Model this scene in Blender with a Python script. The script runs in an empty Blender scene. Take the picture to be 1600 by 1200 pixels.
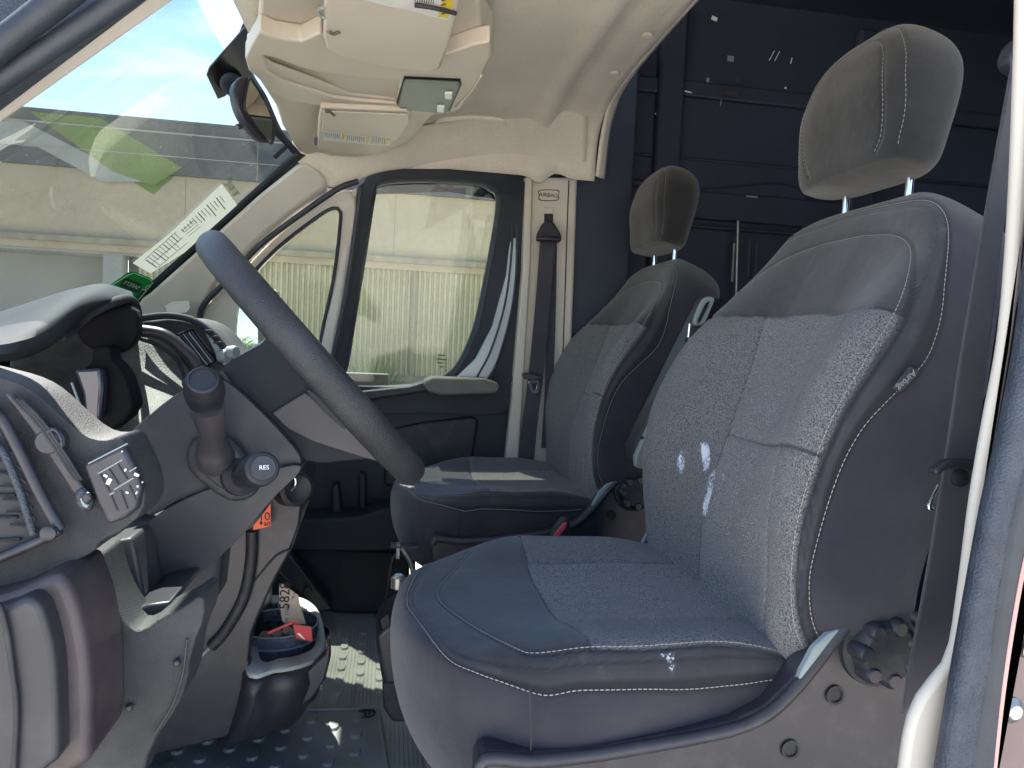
import bpy, bmesh, math, random
import numpy as np
from mathutils import Vector, Matrix
random.seed(7); rng = np.random.default_rng(7)
SC = bpy.context.scene
COL = SC.collection
# ------------------------------------------------------------------ camera, world, sun, exposure
F = 1156.0
_yc = np.array([-190/F, 73/F, -1.0]); _yc /= np.linalg.norm(_yc)
_zc = np.array([.0471, .9989, 0.0]); _zc[2] = -(_zc[0]*_yc[0]+_zc[1]*_yc[1])/_yc[2]; _zc /= np.linalg.norm(_zc)
_xc = np.cross(_yc, _zc); M = np.array([_xc, _yc, _zc]); CP = np.array([0, 0, 1.45])
cam = bpy.data.objects.new('camera', bpy.data.cameras.new('camera')); COL.objects.link(cam)
mw = Matrix([[*M[0], CP[0]], [*M[1], CP[1]], [*M[2], CP[2]], [0, 0, 0, 1]]); cam.matrix_world = mw
cam.data.sensor_width = 36; cam.data.lens = F/1600*36; cam.data.clip_start = .02; cam.data.clip_end = 2000
SC.camera = cam
SUN_DIR = Vector((-.22, .42, 1.0)).normalized()      # towards the sun
w = bpy.data.worlds.new('World'); SC.world = w; w.use_nodes = True
nt = w.node_tree; nt.nodes.clear()
def N(nt, typ, **kw):
    n = nt.nodes.new(typ)
    for k, v in kw.items():
        if k in n.inputs and not hasattr(n, k): n.inputs[k].default_value = v
        else: setattr(n, k, v)
    return n
sky = N(nt, 'ShaderNodeTexSky', sky_type='NISHITA', sun_disc=False)
sky.sun_elevation = math.asin(SUN_DIR.z); sky.sun_rotation = math.atan2(SUN_DIR.x, SUN_DIR.y)
sky.air_density = 1.0; sky.dust_density = .6; sky.ozone_density = 1.6
tc = N(nt, 'ShaderNodeTexCoord'); mp = N(nt, 'ShaderNodeMapping'); mp.inputs['Scale'].default_value = (1.2, 1.6, 5.0); mp.inputs['Location'].default_value = (.35, .1, .2)
nz = N(nt, 'ShaderNodeTexNoise'); nz.inputs['Scale'].default_value = 2.6; nz.inputs['Detail'].default_value = 9; nz.inputs['Roughness'].default_value = .58; nz.inputs['Distortion'].default_value = .5
cr = N(nt, 'ShaderNodeValToRGB'); cr.color_ramp.elements[0].position = .50; cr.color_ramp.elements[1].position = .74
mx = N(nt, 'ShaderNodeMix', data_type='RGBA'); mx.inputs[7].default_value = (4.6, 4.8, 5.1, 1)
hs = N(nt, 'ShaderNodeHueSaturation'); hs.inputs['Saturation'].default_value = 1.12; hs.inputs['Value'].default_value = .95
bgn = N(nt, 'ShaderNodeBackground', Strength=.088); out = N(nt, 'ShaderNodeOutputWorld')
L = nt.links.new
L(tc.outputs['Generated'], mp.inputs[0]); L(mp.outputs[0], nz.inputs['Vector']); L(nz.outputs[0], cr.inputs[0]); L(cr.outputs[0], mx.inputs[0])
L(sky.outputs[0], hs.inputs['Color']); L(hs.outputs[0], mx.inputs[6]); L(mx.outputs[2], bgn.inputs[0]); L(bgn.outputs[0], out.inputs[0])
sl = bpy.data.lights.new('sun', 'SUN'); sl.energy = 4.4; sl.angle = math.radians(.5); sl.color = (1, .95, .86)
so = bpy.data.objects.new('sun', sl); COL.objects.link(so); so.rotation_euler = SUN_DIR.to_track_quat('Z', 'Y').to_euler(); so.location = (-3, 2, 8)
SC.view_settings.view_transform = 'Standard'; SC.view_settings.look = 'None'; SC.view_settings.gamma = 1; SC.view_settings.exposure = 2.45
try: SC.view_settings.use_curve_mapping = False
except Exception: pass
SC.cycles.max_bounces = 10; SC.cycles.transparent_max_bounces = 16; SC.cycles.caustics_reflective = False; SC.cycles.caustics_refractive = False

# ------------------------------------------------------------------ geometry helpers
def ray(px, py): return M @ np.array([(px-800)/F, -(py-600)/F, -1.0])
def P(px, py, Y):
    d = ray(px, py); return CP + d*(Y/d[1])
def QZ(px, py, Z):
    d = ray(px, py); return CP + d*((Z-CP[2])/d[2])
def QP(px, py, p0, n):
    d = ray(px, py); n = np.array(n, float); return CP + d*(np.dot(np.array(p0)-CP, n)/np.dot(d, n))
def A(*v): return np.array(v, float)
def c3(p):
    return A(*p) if isinstance(p, np.ndarray) else P(*p)
def cat(pts, n, closed=False):
    """Catmull-Rom through pts, resampled to n points by arc length."""
    pts = np.array(pts, float)
    if len(pts) == 2: return np.linspace(pts[0], pts[1], n)
    if closed: q = np.vstack([pts[-1], pts, pts[0], pts[1]])
    else: q = np.vstack([2*pts[0]-pts[1], pts, 2*pts[-1]-pts[-2]])
    outp = []
    for i in range(1, len(q)-2):
        p0, p1, p2, p3 = q[i-1], q[i], q[i+1], q[i+2]
        for t in np.linspace(0, 1, 16, endpoint=False):
            outp.append(.5*((2*p1)+(-p0+p2)*t+(2*p0-5*p1+4*p2-p3)*t*t+(-p0+3*p1-3*p2+p3)*t**3))
    outp.append(q[-2]); outp = np.array(outp)
    s = np.r_[0, np.cumsum(np.linalg.norm(np.diff(outp, axis=0), axis=1))]
    t = np.linspace(0, s[-1], n+1)[:-1] if closed else np.linspace(0, s[-1], n)
    return np.array([np.interp(t, s, outp[:, k]) for k in range(outp.shape[1])]).T
def chai(pts, it=2, r=.25):
    pts = np.array(pts, float)
    for _ in range(it):
        nx = np.roll(pts, -1, axis=0); pts = np.stack([pts*(1-r)+nx*r, pts*r+nx*(1-r)], 1).reshape(-1, pts.shape[1])
    return pts
WL = {}
def wloc(o):
    v = A(0, 0, 0)
    while o is not None: v += A(*o.location); o = o.parent
    return v
def thing(name, label, cate, loc=(0, 0, 0), group=None):
    o = bpy.data.objects.new(name, None); COL.objects.link(o); o.location = loc; o.empty_display_size = .05
    o['label'] = label; o['category'] = cate
    if group: o['group'] = group
    return o
def tag(o, label, cate, group=None):
    o['label'] = label; o['category'] = cate
    if group: o['group'] = group
    return o
def mesh(name, V, Fc, mat, parent=None, smooth=True, bevel=0, seg=3, sub=0, solid=0, auto=None, off=0, ang=40):
    me = bpy.data.meshes.new(name)
    V = np.array(V, float) - (wloc(parent) if parent is not None else 0)
    me.from_pydata([tuple(v) for v in V], [], [tuple(int(i) for i in f) for f in Fc]); me.validate(); me.update()
    if mat is not None: me.materials.append(mat)
    o = bpy.data.objects.new(name, me); COL.objects.link(o)
    if parent is not None: o.parent = parent
    if solid:
        m = o.modifiers.new('solid', 'SOLIDIFY'); m.thickness = solid; m.offset = off
    if bevel:
        m = o.modifiers.new('bevel', 'BEVEL'); m.width = bevel; m.segments = seg; m.limit_method = 'ANGLE'; m.angle_limit = math.radians(ang); m.use_clamp_overlap = True
    if sub:
        m = o.modifiers.new('sub', 'SUBSURF'); m.levels = sub; m.render_levels = sub
    if smooth:
        me.polygons.foreach_set('use_smooth', [True]*len(me.polygons))
        a = math.radians(auto if auto else 45)
        bm = bmesh.new(); bm.from_mesh(me)
        for e in bm.edges:
            if len(e.link_faces) == 2 and e.calc_face_angle(0) > a: e.smooth = False
        bm.to_mesh(me); bm.free()
    return o
def fixn(o):
    bm = bmesh.new(); bm.from_mesh(o.data); bmesh.ops.recalc_face_normals(bm, faces=bm.faces); bm.to_mesh(o.data); bm.free(); return o
def prism(name, pts, vec, mat, parent=None, bevel=.003, seg=3, smooth=True, cut=0, ang=40, back=1.0):
    """outline (3D points) extruded along vec"""
    p = np.array([c3(q) for q in pts])
    if cut: p = chai(p, cut)
    n = len(p); cen = p.mean(0); vec = A(*vec)
    V = np.vstack([p, cen+(p-cen)*back+vec])
    Fc = [tuple(range(n)), tuple(range(2*n-1, n-1, -1))]+[(i, (i+1) % n+0, (i+1) % n+n, i+n)[::-1] for i in range(n)]
    o = mesh(name, V, Fc, mat, parent, smooth, bevel, seg, ang=ang); fixn(o)
    return o
def prof(name, px, Y0, Y1, mat, parent=None, bevel=.004, seg=3, cut=0, ang=40, back=1.0):
    """side-view outline at lateral station Y0, carried straight across to Y1"""
    return prism(name, [P(x, y, Y0) for x, y in px], (0, Y1-Y0, 0), mat, parent, bevel, seg, True, cut, ang, back)
def ring(name, outer, inner, vec, mat, parent=None, n=72, bevel=.003, seg=2, smoothed=True):
    """frame: outer and inner closed outlines with the same start corner"""
    o_ = cat([c3(q) for q in outer], n, True) if smoothed else np.array([c3(q) for q in outer]); i_ = cat([c3(q) for q in inner], n, True) if smoothed else np.array([c3(q) for q in inner])
    n = len(o_); vec = A(*vec)
    V = np.vstack([o_, i_, o_+vec, i_+vec]); Fc = []
    for k in range(n):
        j = (k+1) % n
        Fc += [(k, j, n+j, n+k), (2*n+k, 3*n+k, 3*n+j, 2*n+j), (k, 2*n+k, 2*n+j, j), (n+k, n+j, 3*n+j, 3*n+k)]
    o = mesh(name, V, Fc, mat, parent, True, bevel, seg, ang=50); fixn(o); return o
def grid(name, G, mat, parent=None, solid=0, closed_u=False, closed_v=False, off=0, auto=60, bevel=0):
    G = np.array(G); nv, nu = G.shape[:2]; Fc = []
    for j in range(nv if closed_v else nv-1):
        for i in range(nu if closed_u else nu-1):
            a, b = i, (i+1) % nu; c, d = j, (j+1) % nv
            Fc.append((c*nu+a, c*nu+b, d*nu+b, d*nu+a))
    return mesh(name, G.reshape(-1, 3), Fc, mat, parent, True, solid=solid, off=off, auto=auto, bevel=bevel)
def sheet(name, rows, mat, parent=None, solid=.004, nu=32, nv=24, off=0):
    R = np.array([cat([c3(q) for q in r], nu) for r in rows])
    G = np.array([cat(R[:, i], nv) if len(R) > 2 else np.linspace(R[0, i], R[1, i], nv) for i in range(nu)]).transpose(1, 0, 2)
    return grid(name, G, mat, parent, solid, off=off)
def frames(path):
    T = np.gradient(path, axis=0); T /= np.linalg.norm(T, axis=1)[:, None]
    up = A(0, 0, 1) if abs(T[0][2]) < .9 else A(1, 0, 0)
    n = np.cross(T[0], up); n /= np.linalg.norm(n); Ns = [n]
    for k in range(1, len(path)):
        n = Ns[-1]-T[k]*np.dot(Ns[-1], T[k]); n /= np.linalg.norm(n); Ns.append(n)
    Ns = np.array(Ns); return T, Ns, np.cross(T, Ns)
def tube(name, pts, r, mat, parent=None, n=None, seg=16, closed=False, smooth_path=True, flat=1.0):
    pts = [c3(q) for q in pts]
    path = cat(pts, n or max(12, len(pts)*8), closed) if smooth_path else np.array(pts)
    T, Nn, B = frames(path); m = len(path)
    rr = np.full(m, r) if np.isscalar(r) else np.interp(np.linspace(0, 1, m), np.linspace(0, 1, len(r)), r)
    th = np.linspace(0, 2*math.pi, seg, endpoint=False)
    G = path[:, None]+rr[:, None, None]*(np.cos(th)[None, :, None]*Nn[:, None]+flat*np.sin(th)[None, :, None]*B[:, None])
    V = G.reshape(-1, 3); Fc = []
    for k in range(m if closed else m-1):
        for i in range(seg):
            j = (i+1) % seg; l = (k+1) % m; Fc.append((k*seg+i, k*seg+j, l*seg+j, l*seg+i))
    if not closed: Fc += [tuple(range(seg))[::-1], tuple((m-1)*seg+i for i in range(seg))]
    o = mesh(name, V, Fc, mat, parent, auto=50); fixn(o); return o
def lathe(name, base, axis, prf, mat, parent=None, seg=32, cap=True):
    """prf = [(distance along axis, radius), ...]"""
    base = c3(base); ax = A(*axis); ax /= np.linalg.norm(ax)
    u = np.cross(ax, A(0, 0, 1) if abs(ax[2]) < .9 else A(1, 0, 0)); u /= np.linalg.norm(u); v = np.cross(ax, u)
    th = np.linspace(0, 2*math.pi, seg, endpoint=False); V = []; Fc = []
    for d, r in prf:
        for t in th: V.append(base+ax*d+r*(math.cos(t)*u+math.sin(t)*v))
    for k in range(len(prf)-1):
        for i in range(seg):
            j = (i+1) % seg; Fc.append((k*seg+i, k*seg+j, (k+1)*seg+j, (k+1)*seg+i))
    if cap: Fc += [tuple(range(seg))[::-1], tuple((len(prf)-1)*seg+i for i in range(seg))]
    o = mesh(name, V, Fc, mat, parent, auto=35); fixn(o); return o
def strap(name, pts, wv, th, mat, parent=None, n=None):
    """flat webbing: path of points, half width vectors"""
    path = cat([c3(q) for q in pts], n or len(pts)*8); m = len(path)
    ws = cat(np.array([A(*x) for x in wv]), m) if isinstance(wv, list) else np.tile(A(*wv), (m, 1))
    G = np.array([path-ws, path-ws*.9, path+ws*.9, path+ws]).transpose(1, 0, 2)
    return grid(name, G, mat, parent, solid=th)
def box(name, c, size, mat, parent=None, bevel=.003, R=None, seg=2):
    c = c3(c) if not isinstance(c, np.ndarray) else c; s = A(*size)/2; V = []
    for z in (-1, 1):
        for x, y in ((-1, -1), (1, -1), (1, 1), (-1, 1)):
            p = A(x, y, z)*s
            if R is not None: p = R @ p
            V.append(c+p)
    Fc = [(3, 2, 1, 0), (4, 5, 6, 7), (0, 1, 5, 4), (1, 2, 6, 5), (2, 3, 7, 6), (3, 0, 4, 7)]
    return mesh(name, V, Fc, mat, parent, True, bevel, seg)
def text(name, s, c, xd, yd, size, mat, parent=None, ext=.0003):
    cu = bpy.data.curves.new(name, 'FONT'); cu.body = s; cu.size = size; cu.align_x = 'CENTER'; cu.align_y = 'CENTER'; cu.extrude = ext; cu.resolution_u = 3
    tmp = bpy.data.objects.new('tmp', cu); COL.objects.link(tmp); bpy.context.view_layer.update()
    me = bpy.data.meshes.new_from_object(tmp); bpy.data.objects.remove(tmp); me.materials.clear(); me.materials.append(mat)
    o = bpy.data.objects.new(name, me); COL.objects.link(o)
    if parent is not None: o.parent = parent
    x = Vector(xd).normalized(); y = Vector(yd); y = (y-x*y.dot(x)).normalized(); z = x.cross(y)
    mir = 1
    Rm = Matrix([[x[k], y[k], z[k]] for k in range(3)])
    cc = c3(c) if not isinstance(c, np.ndarray) else c
    if parent is not None: cc = cc-wloc(parent)
    o.matrix_local = Matrix.Translation(Vector(cc)) @ Rm.to_4x4()
    return o
def plane_dirs(n, up=(0, 0, 1)):
    n = A(*n); n /= np.linalg.norm(n); u = A(*up)-n*np.dot(up, n); u /= np.linalg.norm(u); return np.cross(u, n), u
def rotX(a): return np.array([[1, 0, 0], [0, math.cos(a), -math.sin(a)], [0, math.sin(a), math.cos(a)]])
def rotY(a): return np.array([[math.cos(a), 0, math.sin(a)], [0, 1, 0], [-math.sin(a), 0, math.cos(a)]])
def rotZ(a): return np.array([[math.cos(a), -math.sin(a), 0], [math.sin(a), math.cos(a), 0], [0, 0, 1]])

# ------------------------------------------------------------------ materials
def pmat(name, base, rough=.6, bump=None, var=None, dust=None, metal=0, spec=.5, sheen=0, coat=0, bump2=None, var2=None):
    """bump=(scale, distance_m) var=(scale, amount) dust=(scale, lo, hi, color) all in object metres"""
    m = bpy.data.materials.new(name); m.use_nodes = True; t = m.node_tree; t.nodes.clear()
    b = N(t, 'ShaderNodeBsdfPrincipled'); o = N(t, 'ShaderNodeOutputMaterial'); t.links.new(b.outputs[0], o.inputs[0])
    b.inputs['Roughness'].default_value = rough; b.inputs['Metallic'].default_value = metal; b.inputs['Specular IOR Level'].default_value = spec
    if sheen: b.inputs['Sheen Weight'].default_value = sheen
    if coat: b.inputs['Coat Weight'].default_value = coat; b.inputs['Coat Roughness'].default_value = .08
    b.inputs['Base Color'].default_value = (*base, 1)
    cd = N(t, 'ShaderNodeTexCoord').outputs['Object']; colr = None
    if var or dust or var2:
        rgb = N(t, 'ShaderNodeRGB'); rgb.outputs[0].default_value = (*base, 1); colr = rgb.outputs[0]
        for vv in (var, var2):
            if not vv: continue
            n = N(t, 'ShaderNodeTexNoise'); n.inputs['Scale'].default_value = vv[0]; n.inputs['Detail'].default_value = 4; t.links.new(cd, n.inputs['Vector'])
            mr = N(t, 'ShaderNodeMapRange'); mr.inputs[1].default_value = .3; mr.inputs[2].default_value = .7; mr.inputs[3].default_value = 1-vv[1]; mr.inputs[4].default_value = 1+vv[1]
            t.links.new(n.outputs[0], mr.inputs[0])
            vm = N(t, 'ShaderNodeVectorMath', operation='SCALE'); t.links.new(colr, vm.inputs[0]); t.links.new(mr.outputs[0], vm.inputs['Scale']); colr = vm.outputs[0]
        if dust:
            n = N(t, 'ShaderNodeTexNoise'); n.inputs['Scale'].default_value = dust[0]; n.inputs['Detail'].default_value = 7; n.inputs['Roughness'].default_value = .65; t.links.new(cd, n.inputs['Vector'])
            mr = N(t, 'ShaderNodeMapRange'); mr.inputs[1].default_value = dust[1]; mr.inputs[2].default_value = dust[2]; mr.inputs[4].default_value = dust[4] if len(dust) > 4 else .6; t.links.new(n.outputs[0], mr.inputs[0])
            mm = N(t, 'ShaderNodeMix', data_type='RGBA'); t.links.new(mr.outputs[0], mm.inputs[0]); t.links.new(colr, mm.inputs[6]); mm.inputs[7].default_value = (*dust[3], 1); colr = mm.outputs[2]
        t.links.new(colr, b.inputs['Base Color'])
    prev = None
    for bb in (bump, bump2):
        if not bb: continue
        n = N(t, 'ShaderNodeTexNoise'); n.inputs['Scale'].default_value = bb[0]; n.inputs['Detail'].default_value = 3; t.links.new(cd, n.inputs['Vector'])
        bp = N(t, 'ShaderNodeBump'); bp.inputs['Strength'].default_value = 1; bp.inputs['Distance'].default_value = bb[1]; t.links.new(n.outputs[0], bp.inputs['Height'])
        if prev: t.links.new(prev, bp.inputs['Normal'])
        prev = bp.outputs[0]
    if prev: t.links.new(prev, b.inputs['Normal'])
    return m
BLK = pmat('black_plastic', (.016, .017, .022), .5, bump=(1400, .0004), var=(9, .2), dust=(26, .48, .85, (.16, .16, .17), .35))
BLKS = pmat('smooth_black_plastic', (.026, .025, .033), .36, bump=(1500, .00015), var=(6, .15), dust=(30, .5, .9, (.16, .15, .16), .3))
DASH = pmat('grained_dash_plastic', (.026, .029, .033), .55, bump=(900, .0012), var=(7, .2), dust=(14, .42, .8, (.12, .12, .12), .4))
SHROUD = pmat('shroud_plastic', (.032, .032, .038), .48, bump=(1100, .0002), var=(5, .12), dust=(20, .5, .9, (.2, .19, .2), .25))
PINK = pmat('worn_end_plastic', (.045, .036, .040), .45, bump=(900, .0004), var=(8, .15), dust=(11, .45, .8, (.18, .14, .14), .4))
VISORP = pmat('hood_plastic', (.030, .035, .042), .6, bump=(1000, .0008), var=(4, .12), dust=(20, .5, .9, (.08, .08, .08), .2), spec=.12)
MOUNT = pmat('matt_black_mount', (.010, .010, .012), .8, spec=.15)
DARK = pmat('dark_trim', (.014, .018, .028), .6, bump=(900, .0003), var=(6, .25))
CREAM = pmat('cream_trim', (.66, .61, .53), .55, bump=(900, .0003), var=(5, .06), dust=(9, .5, .95, (.33, .29, .25), .35))
CREAMP = pmat('cream_paint', (.60, .555, .48), .55, var=(5, .03), coat=0, spec=.3, dust=(18, .6, .9, (.45, .42, .38), .3))
LINER = pmat('headliner_cloth', (.80, .735, .635), .95, bump=(700, .0012), var=(3.5, .09), sheen=.3, var2=(260, .07), dust=(5, .5, .9, (.33, .27, .24), .35))
VINYL = pmat('visor_vinyl', (.68, .61, .51), .6, bump=(800, .0005), var=(5, .05))
SEAL = pmat('rubber_seal', (.028, .034, .045), .5, bump=(300, .0004), var=(30, .2))
SEALB = pmat('dusty_door_seal', (.032, .042, .060), .42, bump=(500, .0015), var=(40, .25), dust=(30, .45, .8, (.08, .10, .125), .5))
GREYT = pmat('silver_grey_plastic', (.27, .31, .31), .4, bump=(800, .0002), var=(10, .06))
CHROME = pmat('chrome', (.8, .8, .8), .08, metal=1)
STEEL = pmat('dull_steel', (.42, .42, .4), .35, metal=.8, var=(40, .2))
WEB = pmat('belt_webbing', (.050, .048, .060), .85, bump=(1600, .0006), var=(10, .15), sheen=.2)
MATR = pmat('rubber_mat', (.38, .39, .385), .5, bump=(500, .0006), var=(7, .25), dust=(10, .42, .75, (.32, .32, .29), .5))
MATD = pmat('dark_rubber_mat', (.25, .26, .27), .5, bump=(500, .0006), var=(7, .25), dust=(12, .5, .85, (.22, .22, .22), .4))
CARGO = pmat('cargo_blue_grey_steel', (.036, .044, .070), .55, bump=(10, .002), var=(2.2, .2), dust=(5, .5, .9, (.02, .024, .035), .6))
CARGOF = pmat('cargo_floor_liner', (.05, .055, .07), .7, var=(6, .3))
WHITEP = pmat('white_paper', (.80, .80, .77), .7, var=(30, .04))
INK = pmat('print_ink', (.03, .03, .035), .7)
GREYINK = pmat('grey_print', (.22, .22, .24), .7)
YEL = pmat('yellow_print', (.80, .62, .05), .6)
GRN = pmat('green_sticker', (.03, .30, .09), .4)
GRNL = pmat('pale_green_print', (.45, .75, .50), .5)
ORG = pmat('orange_sticker', (.95, .13, .04), .5)
REDC = pmat('red_card', (.65, .03, .035), .3, bump=(600, .001), coat=.5)
RED = pmat('red_button', (.85, .10, .13), .4)
TAN = pmat('manila_ticket', (.76, .60, .48), .8, var=(40, .06))
STITCH = pmat('pale_thread', (.46, .44, .40), .8)
STITCHD = pmat('grey_thread', (.28, .27, .27), .8)
LAMP = pmat('lamp_lens', (.20, .23, .205), .5, spec=.15)
WHITEB = pmat('white_symbol', (.85, .86, .86), .5)
# exterior
WALL = pmat('tan_stucco', (.235, .20, .145), .9, bump=(40, .004), var=(.8, .14), var2=(9, .06), dust=(1.6, .5, .8, (.15, .13, .10), .45))
FASC = pmat('dark_grey_paint', (.036, .044, .047), .8, bump=(30, .003), var=(.7, .12), dust=(3, .5, .9, (.09, .10, .10), .4))
GRNP = pmat('green_paint', (.075, .12, .025), .8, bump=(30, .003), var=(1.2, .12))
LGREY = pmat('light_grey_paint', (.17, .18, .165), .85, var=(1, .08))
CORR = pmat('corrugated_cladding', (.235, .215, .135), .6, var=(1, .12), var2=(14, .08), dust=(2.5, .5, .8, (.15, .14, .09), .4))
BROWN = pmat('weathered_ledge', (.16, .14, .10), .8, var=(6, .2))
CONC = pmat('concrete_yard', (.48, .45, .41), .9, bump=(20, .004), var=(.5, .12), var2=(6, .1))
LEAF = pmat('grass_leaf', (.10, .15, .045), .7, var=(12, .4))
BARK = pmat('palm_bark', (.16, .12, .08), .9, var=(12, .3))

def papermat(name, c, tr=.5):
    m = bpy.data.materials.new(name); m.use_nodes = True; t = m.node_tree; t.nodes.clear()
    o = N(t, 'ShaderNodeOutputMaterial'); d = N(t, 'ShaderNodeBsdfDiffuse'); d.inputs[0].default_value = (*c, 1); l = N(t, 'ShaderNodeBsdfTranslucent'); l.inputs[0].default_value = (*c, 1)
    x = N(t, 'ShaderNodeMixShader'); x.inputs[0].default_value = tr; t.links.new(d.outputs[0], x.inputs[1]); t.links.new(l.outputs[0], x.inputs[2]); t.links.new(x.outputs[0], o.inputs[0]); return m
PAPT = papermat('thin_paper', (.62, .63, .60)); GRNT = papermat('thin_green_film', (.03, .20, .07)); GRNLT = papermat('thin_pale_film', (.55, .8, .6))
def glassmat(name, tint, dirt=.05, dirt_col=(.6, .6, .55), scale=30, streak=False, refl=1.0, spots=True):
    m = bpy.data.materials.new(name); m.use_nodes = True; t = m.node_tree; t.nodes.clear(); l = t.links.new
    o = N(t, 'ShaderNodeOutputMaterial'); tr = N(t, 'ShaderNodeBsdfTransparent'); tr.inputs[0].default_value = (*tint, 1)
    gl = N(t, 'ShaderNodeBsdfGlossy'); gl.inputs['Roughness'].default_value = .0
    fr = N(t, 'ShaderNodeFresnel'); fr.inputs['IOR'].default_value = 1.45
    fm = N(t, 'ShaderNodeMath', operation='MULTIPLY'); fm.inputs[1].default_value = refl; l(fr.outputs[0], fm.inputs[0])
    m1 = N(t, 'ShaderNodeMixShader'); l(fm.outputs[0], m1.inputs[0]); l(tr.outputs[0], m1.inputs[1]); l(gl.outputs[0], m1.inputs[2])
    df = N(t, 'ShaderNodeBsdfDiffuse'); df.inputs[0].default_value = (*dirt_col, 1); tl = N(t, 'ShaderNodeBsdfTranslucent'); tl.inputs[0].default_value = (*dirt_col, 1)
    ad = N(t, 'ShaderNodeMixShader'); ad.inputs[0].default_value = .5; l(df.outputs[0], ad.inputs[1]); l(tl.outputs[0], ad.inputs[2])
    cd = N(t, 'ShaderNodeTexCoord').outputs['Object']
    n1 = N(t, 'ShaderNodeTexNoise'); n1.inputs['Scale'].default_value = scale/8; n1.inputs['Detail'].default_value = 6; l(cd, n1.inputs['Vector'])
    mp = N(t, 'ShaderNodeMapping'); mp.inputs['Rotation'].default_value = (.3, .9, .5); mp.inputs['Scale'].default_value = (2, 60, 2) if streak else (1, 1, 1); l(cd, mp.inputs[0])
    n2 = N(t, 'ShaderNodeTexNoise'); n2.inputs['Scale'].default_value = 6 if streak else scale; n2.inputs['Detail'].default_value = 5; l(mp.outputs[0], n2.inputs['Vector'])
    r2 = N(t, 'ShaderNodeMapRange'); r2.inputs[1].default_value = .5; r2.inputs[2].default_value = .85; l(n2.outputs[0], r2.inputs[0])
    r1 = N(t, 'ShaderNodeMapRange'); r1.inputs[1].default_value = .3; r1.inputs[2].default_value = .75; r1.inputs[3].default_value = dirt*.35; r1.inputs[4].default_value = dirt; l(n1.outputs[0], r1.inputs[0])
    ma = N(t, 'ShaderNodeMath', operation='MULTIPLY_ADD'); l(r2.outputs[0], ma.inputs[0]); ma.inputs[1].default_value = dirt*.9; l(r1.outputs[0], ma.inputs[2])
    fac = ma.outputs[0]
    if spots:
        vo = N(t, 'ShaderNodeTexVoronoi'); vo.inputs['Scale'].default_value = 46; mpv = N(t, 'ShaderNodeMapping'); mpv.inputs['Scale'].default_value = (1, 1.7, .55); mpv.inputs['Rotation'].default_value = (.4, .5, .2); l(cd, mpv.inputs[0]); l(mpv.outputs[0], vo.inputs['Vector'])
        wn = N(t, 'ShaderNodeMath', operation='LESS_THAN'); l(vo.outputs['Distance'], wn.inputs[0]); wn.inputs[1].default_value = .045
        sm = N(t, 'ShaderNodeMath', operation='MULTIPLY_ADD'); l(wn.outputs[0], sm.inputs[0]); sm.inputs[1].default_value = .28; l(fac, sm.inputs[2]); fac = sm.outputs[0]
    m2 = N(t, 'ShaderNodeMixShader'); l(fac, m2.inputs[0]); l(m1.outputs[0], m2.inputs[1]); l(ad.outputs[0], m2.inputs[2]); l(m2.outputs[0], o.inputs[0])
    return m
GLASSW = glassmat('windscreen_glass', (.64, .70, .67), .035, streak=True, refl=.8)
GLASSD = glassmat('door_glass', (.93, .97, .90), .03, refl=.8, spots=False)
TUBM = glassmat('clear_tub_plastic', (.82, .86, .92), .32, (.45, .48, .62), 60, refl=1.3, spots=False)

# ================================================================== THE SETTING OUTSIDE
g = grid('ground', [[A(-150, -150, 0), A(150, -150, 0)], [A(-150, 150, 0), A(150, 150, 0)]], CONC); g['kind'] = 'structure'
BY = 14.0
bld = thing('warehouse', 'long tan warehouse with dark grey painted top and green stripe beyond the windows', 'building', (0, BY, 0))
zp = float(P(250, 193, BY)[2]); zf = float(P(400, 285, BY)[2]); zl = float(P(700, 408, BY)[2]); zb = float(P(640, 588, BY)[2]); xq_ = float(P(215, 500, BY)[0])
def bwall(name, x0, x1, z0, z1, y, mat, th=.3): return box(name, A((x0+x1)/2, y+th/2, (z0+z1)/2), (x1-x0, th, z1-z0), mat, bld, 0)
xr = float(P(1000, 500, BY)[0])
bwall('fascia', -40, 26, zf, zp, BY-.10, FASC, .5)
bwall('parapet_cap', -40, 26, zp, zp+.05, BY-.12, FASC, .6)
bwall('recess_soffit', -40, xq_, zl-.26, zl-.221, BY+.001, LGREY, 1.1)
bwall('fascia_trim', -40, 26, zp-.19, zp-.165, BY-.125, LGREY, .03)
bwall('fascia_trim', -40, 26, zf+.30, zf+.315, BY-.118, LGREY, .02)
for k_ in range(-8, 9): bwall('panel_joint', k_*2.44-.008, k_*2.44+.008, zf, zp-.2, BY-.106, BROWN, .01)
for k_ in range(-5, 6): bwall('wall_joint', k_*3.66-.006, k_*3.66+.006, zl, zf, BY-.004, BROWN, .01)
bwall('upper_wall', -40, 26, zl, zf, BY, WALL, .3)
bwall('ledge', -40, 26, zl-.10, zl, BY-.14, BROWN, .3)
bwall('ledge_band', -40, 26, zl-.22, zl-.10, BY-.05, WALL, .3)
# corrugated cladding
xs = float(P(215, 500, BY)[0]); V = []; Fc = []; k = 0; x = xs
while x < 16:
    for dx, dy in ((0, 0), (.035, 0), (.048, .035), (.083, .035)): V += [(x+dx, BY+.02+dy, zb), (x+dx, BY+.02+dy, zl-.22)]
    x += .096
Fc = [(2*i, 2*i+2, 2*i+3, 2*i+1) for i in range(len(V)//2-1)]
mesh('corrugated_cladding', V, Fc, CORR, bld, smooth=False)
bwall('base_rail', xs, 16, zb-.11, zb, BY-.04, BROWN, .12)
bwall('plinth', -40, 26, 0, zb-.11, BY-.0, WALL, .3)
for xx in (float(P(645, 500, BY)[0]),): bwall('downpipe', xx-.02, xx+.02, zb, zl-.22, BY-.05, BROWN, .04)
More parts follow.
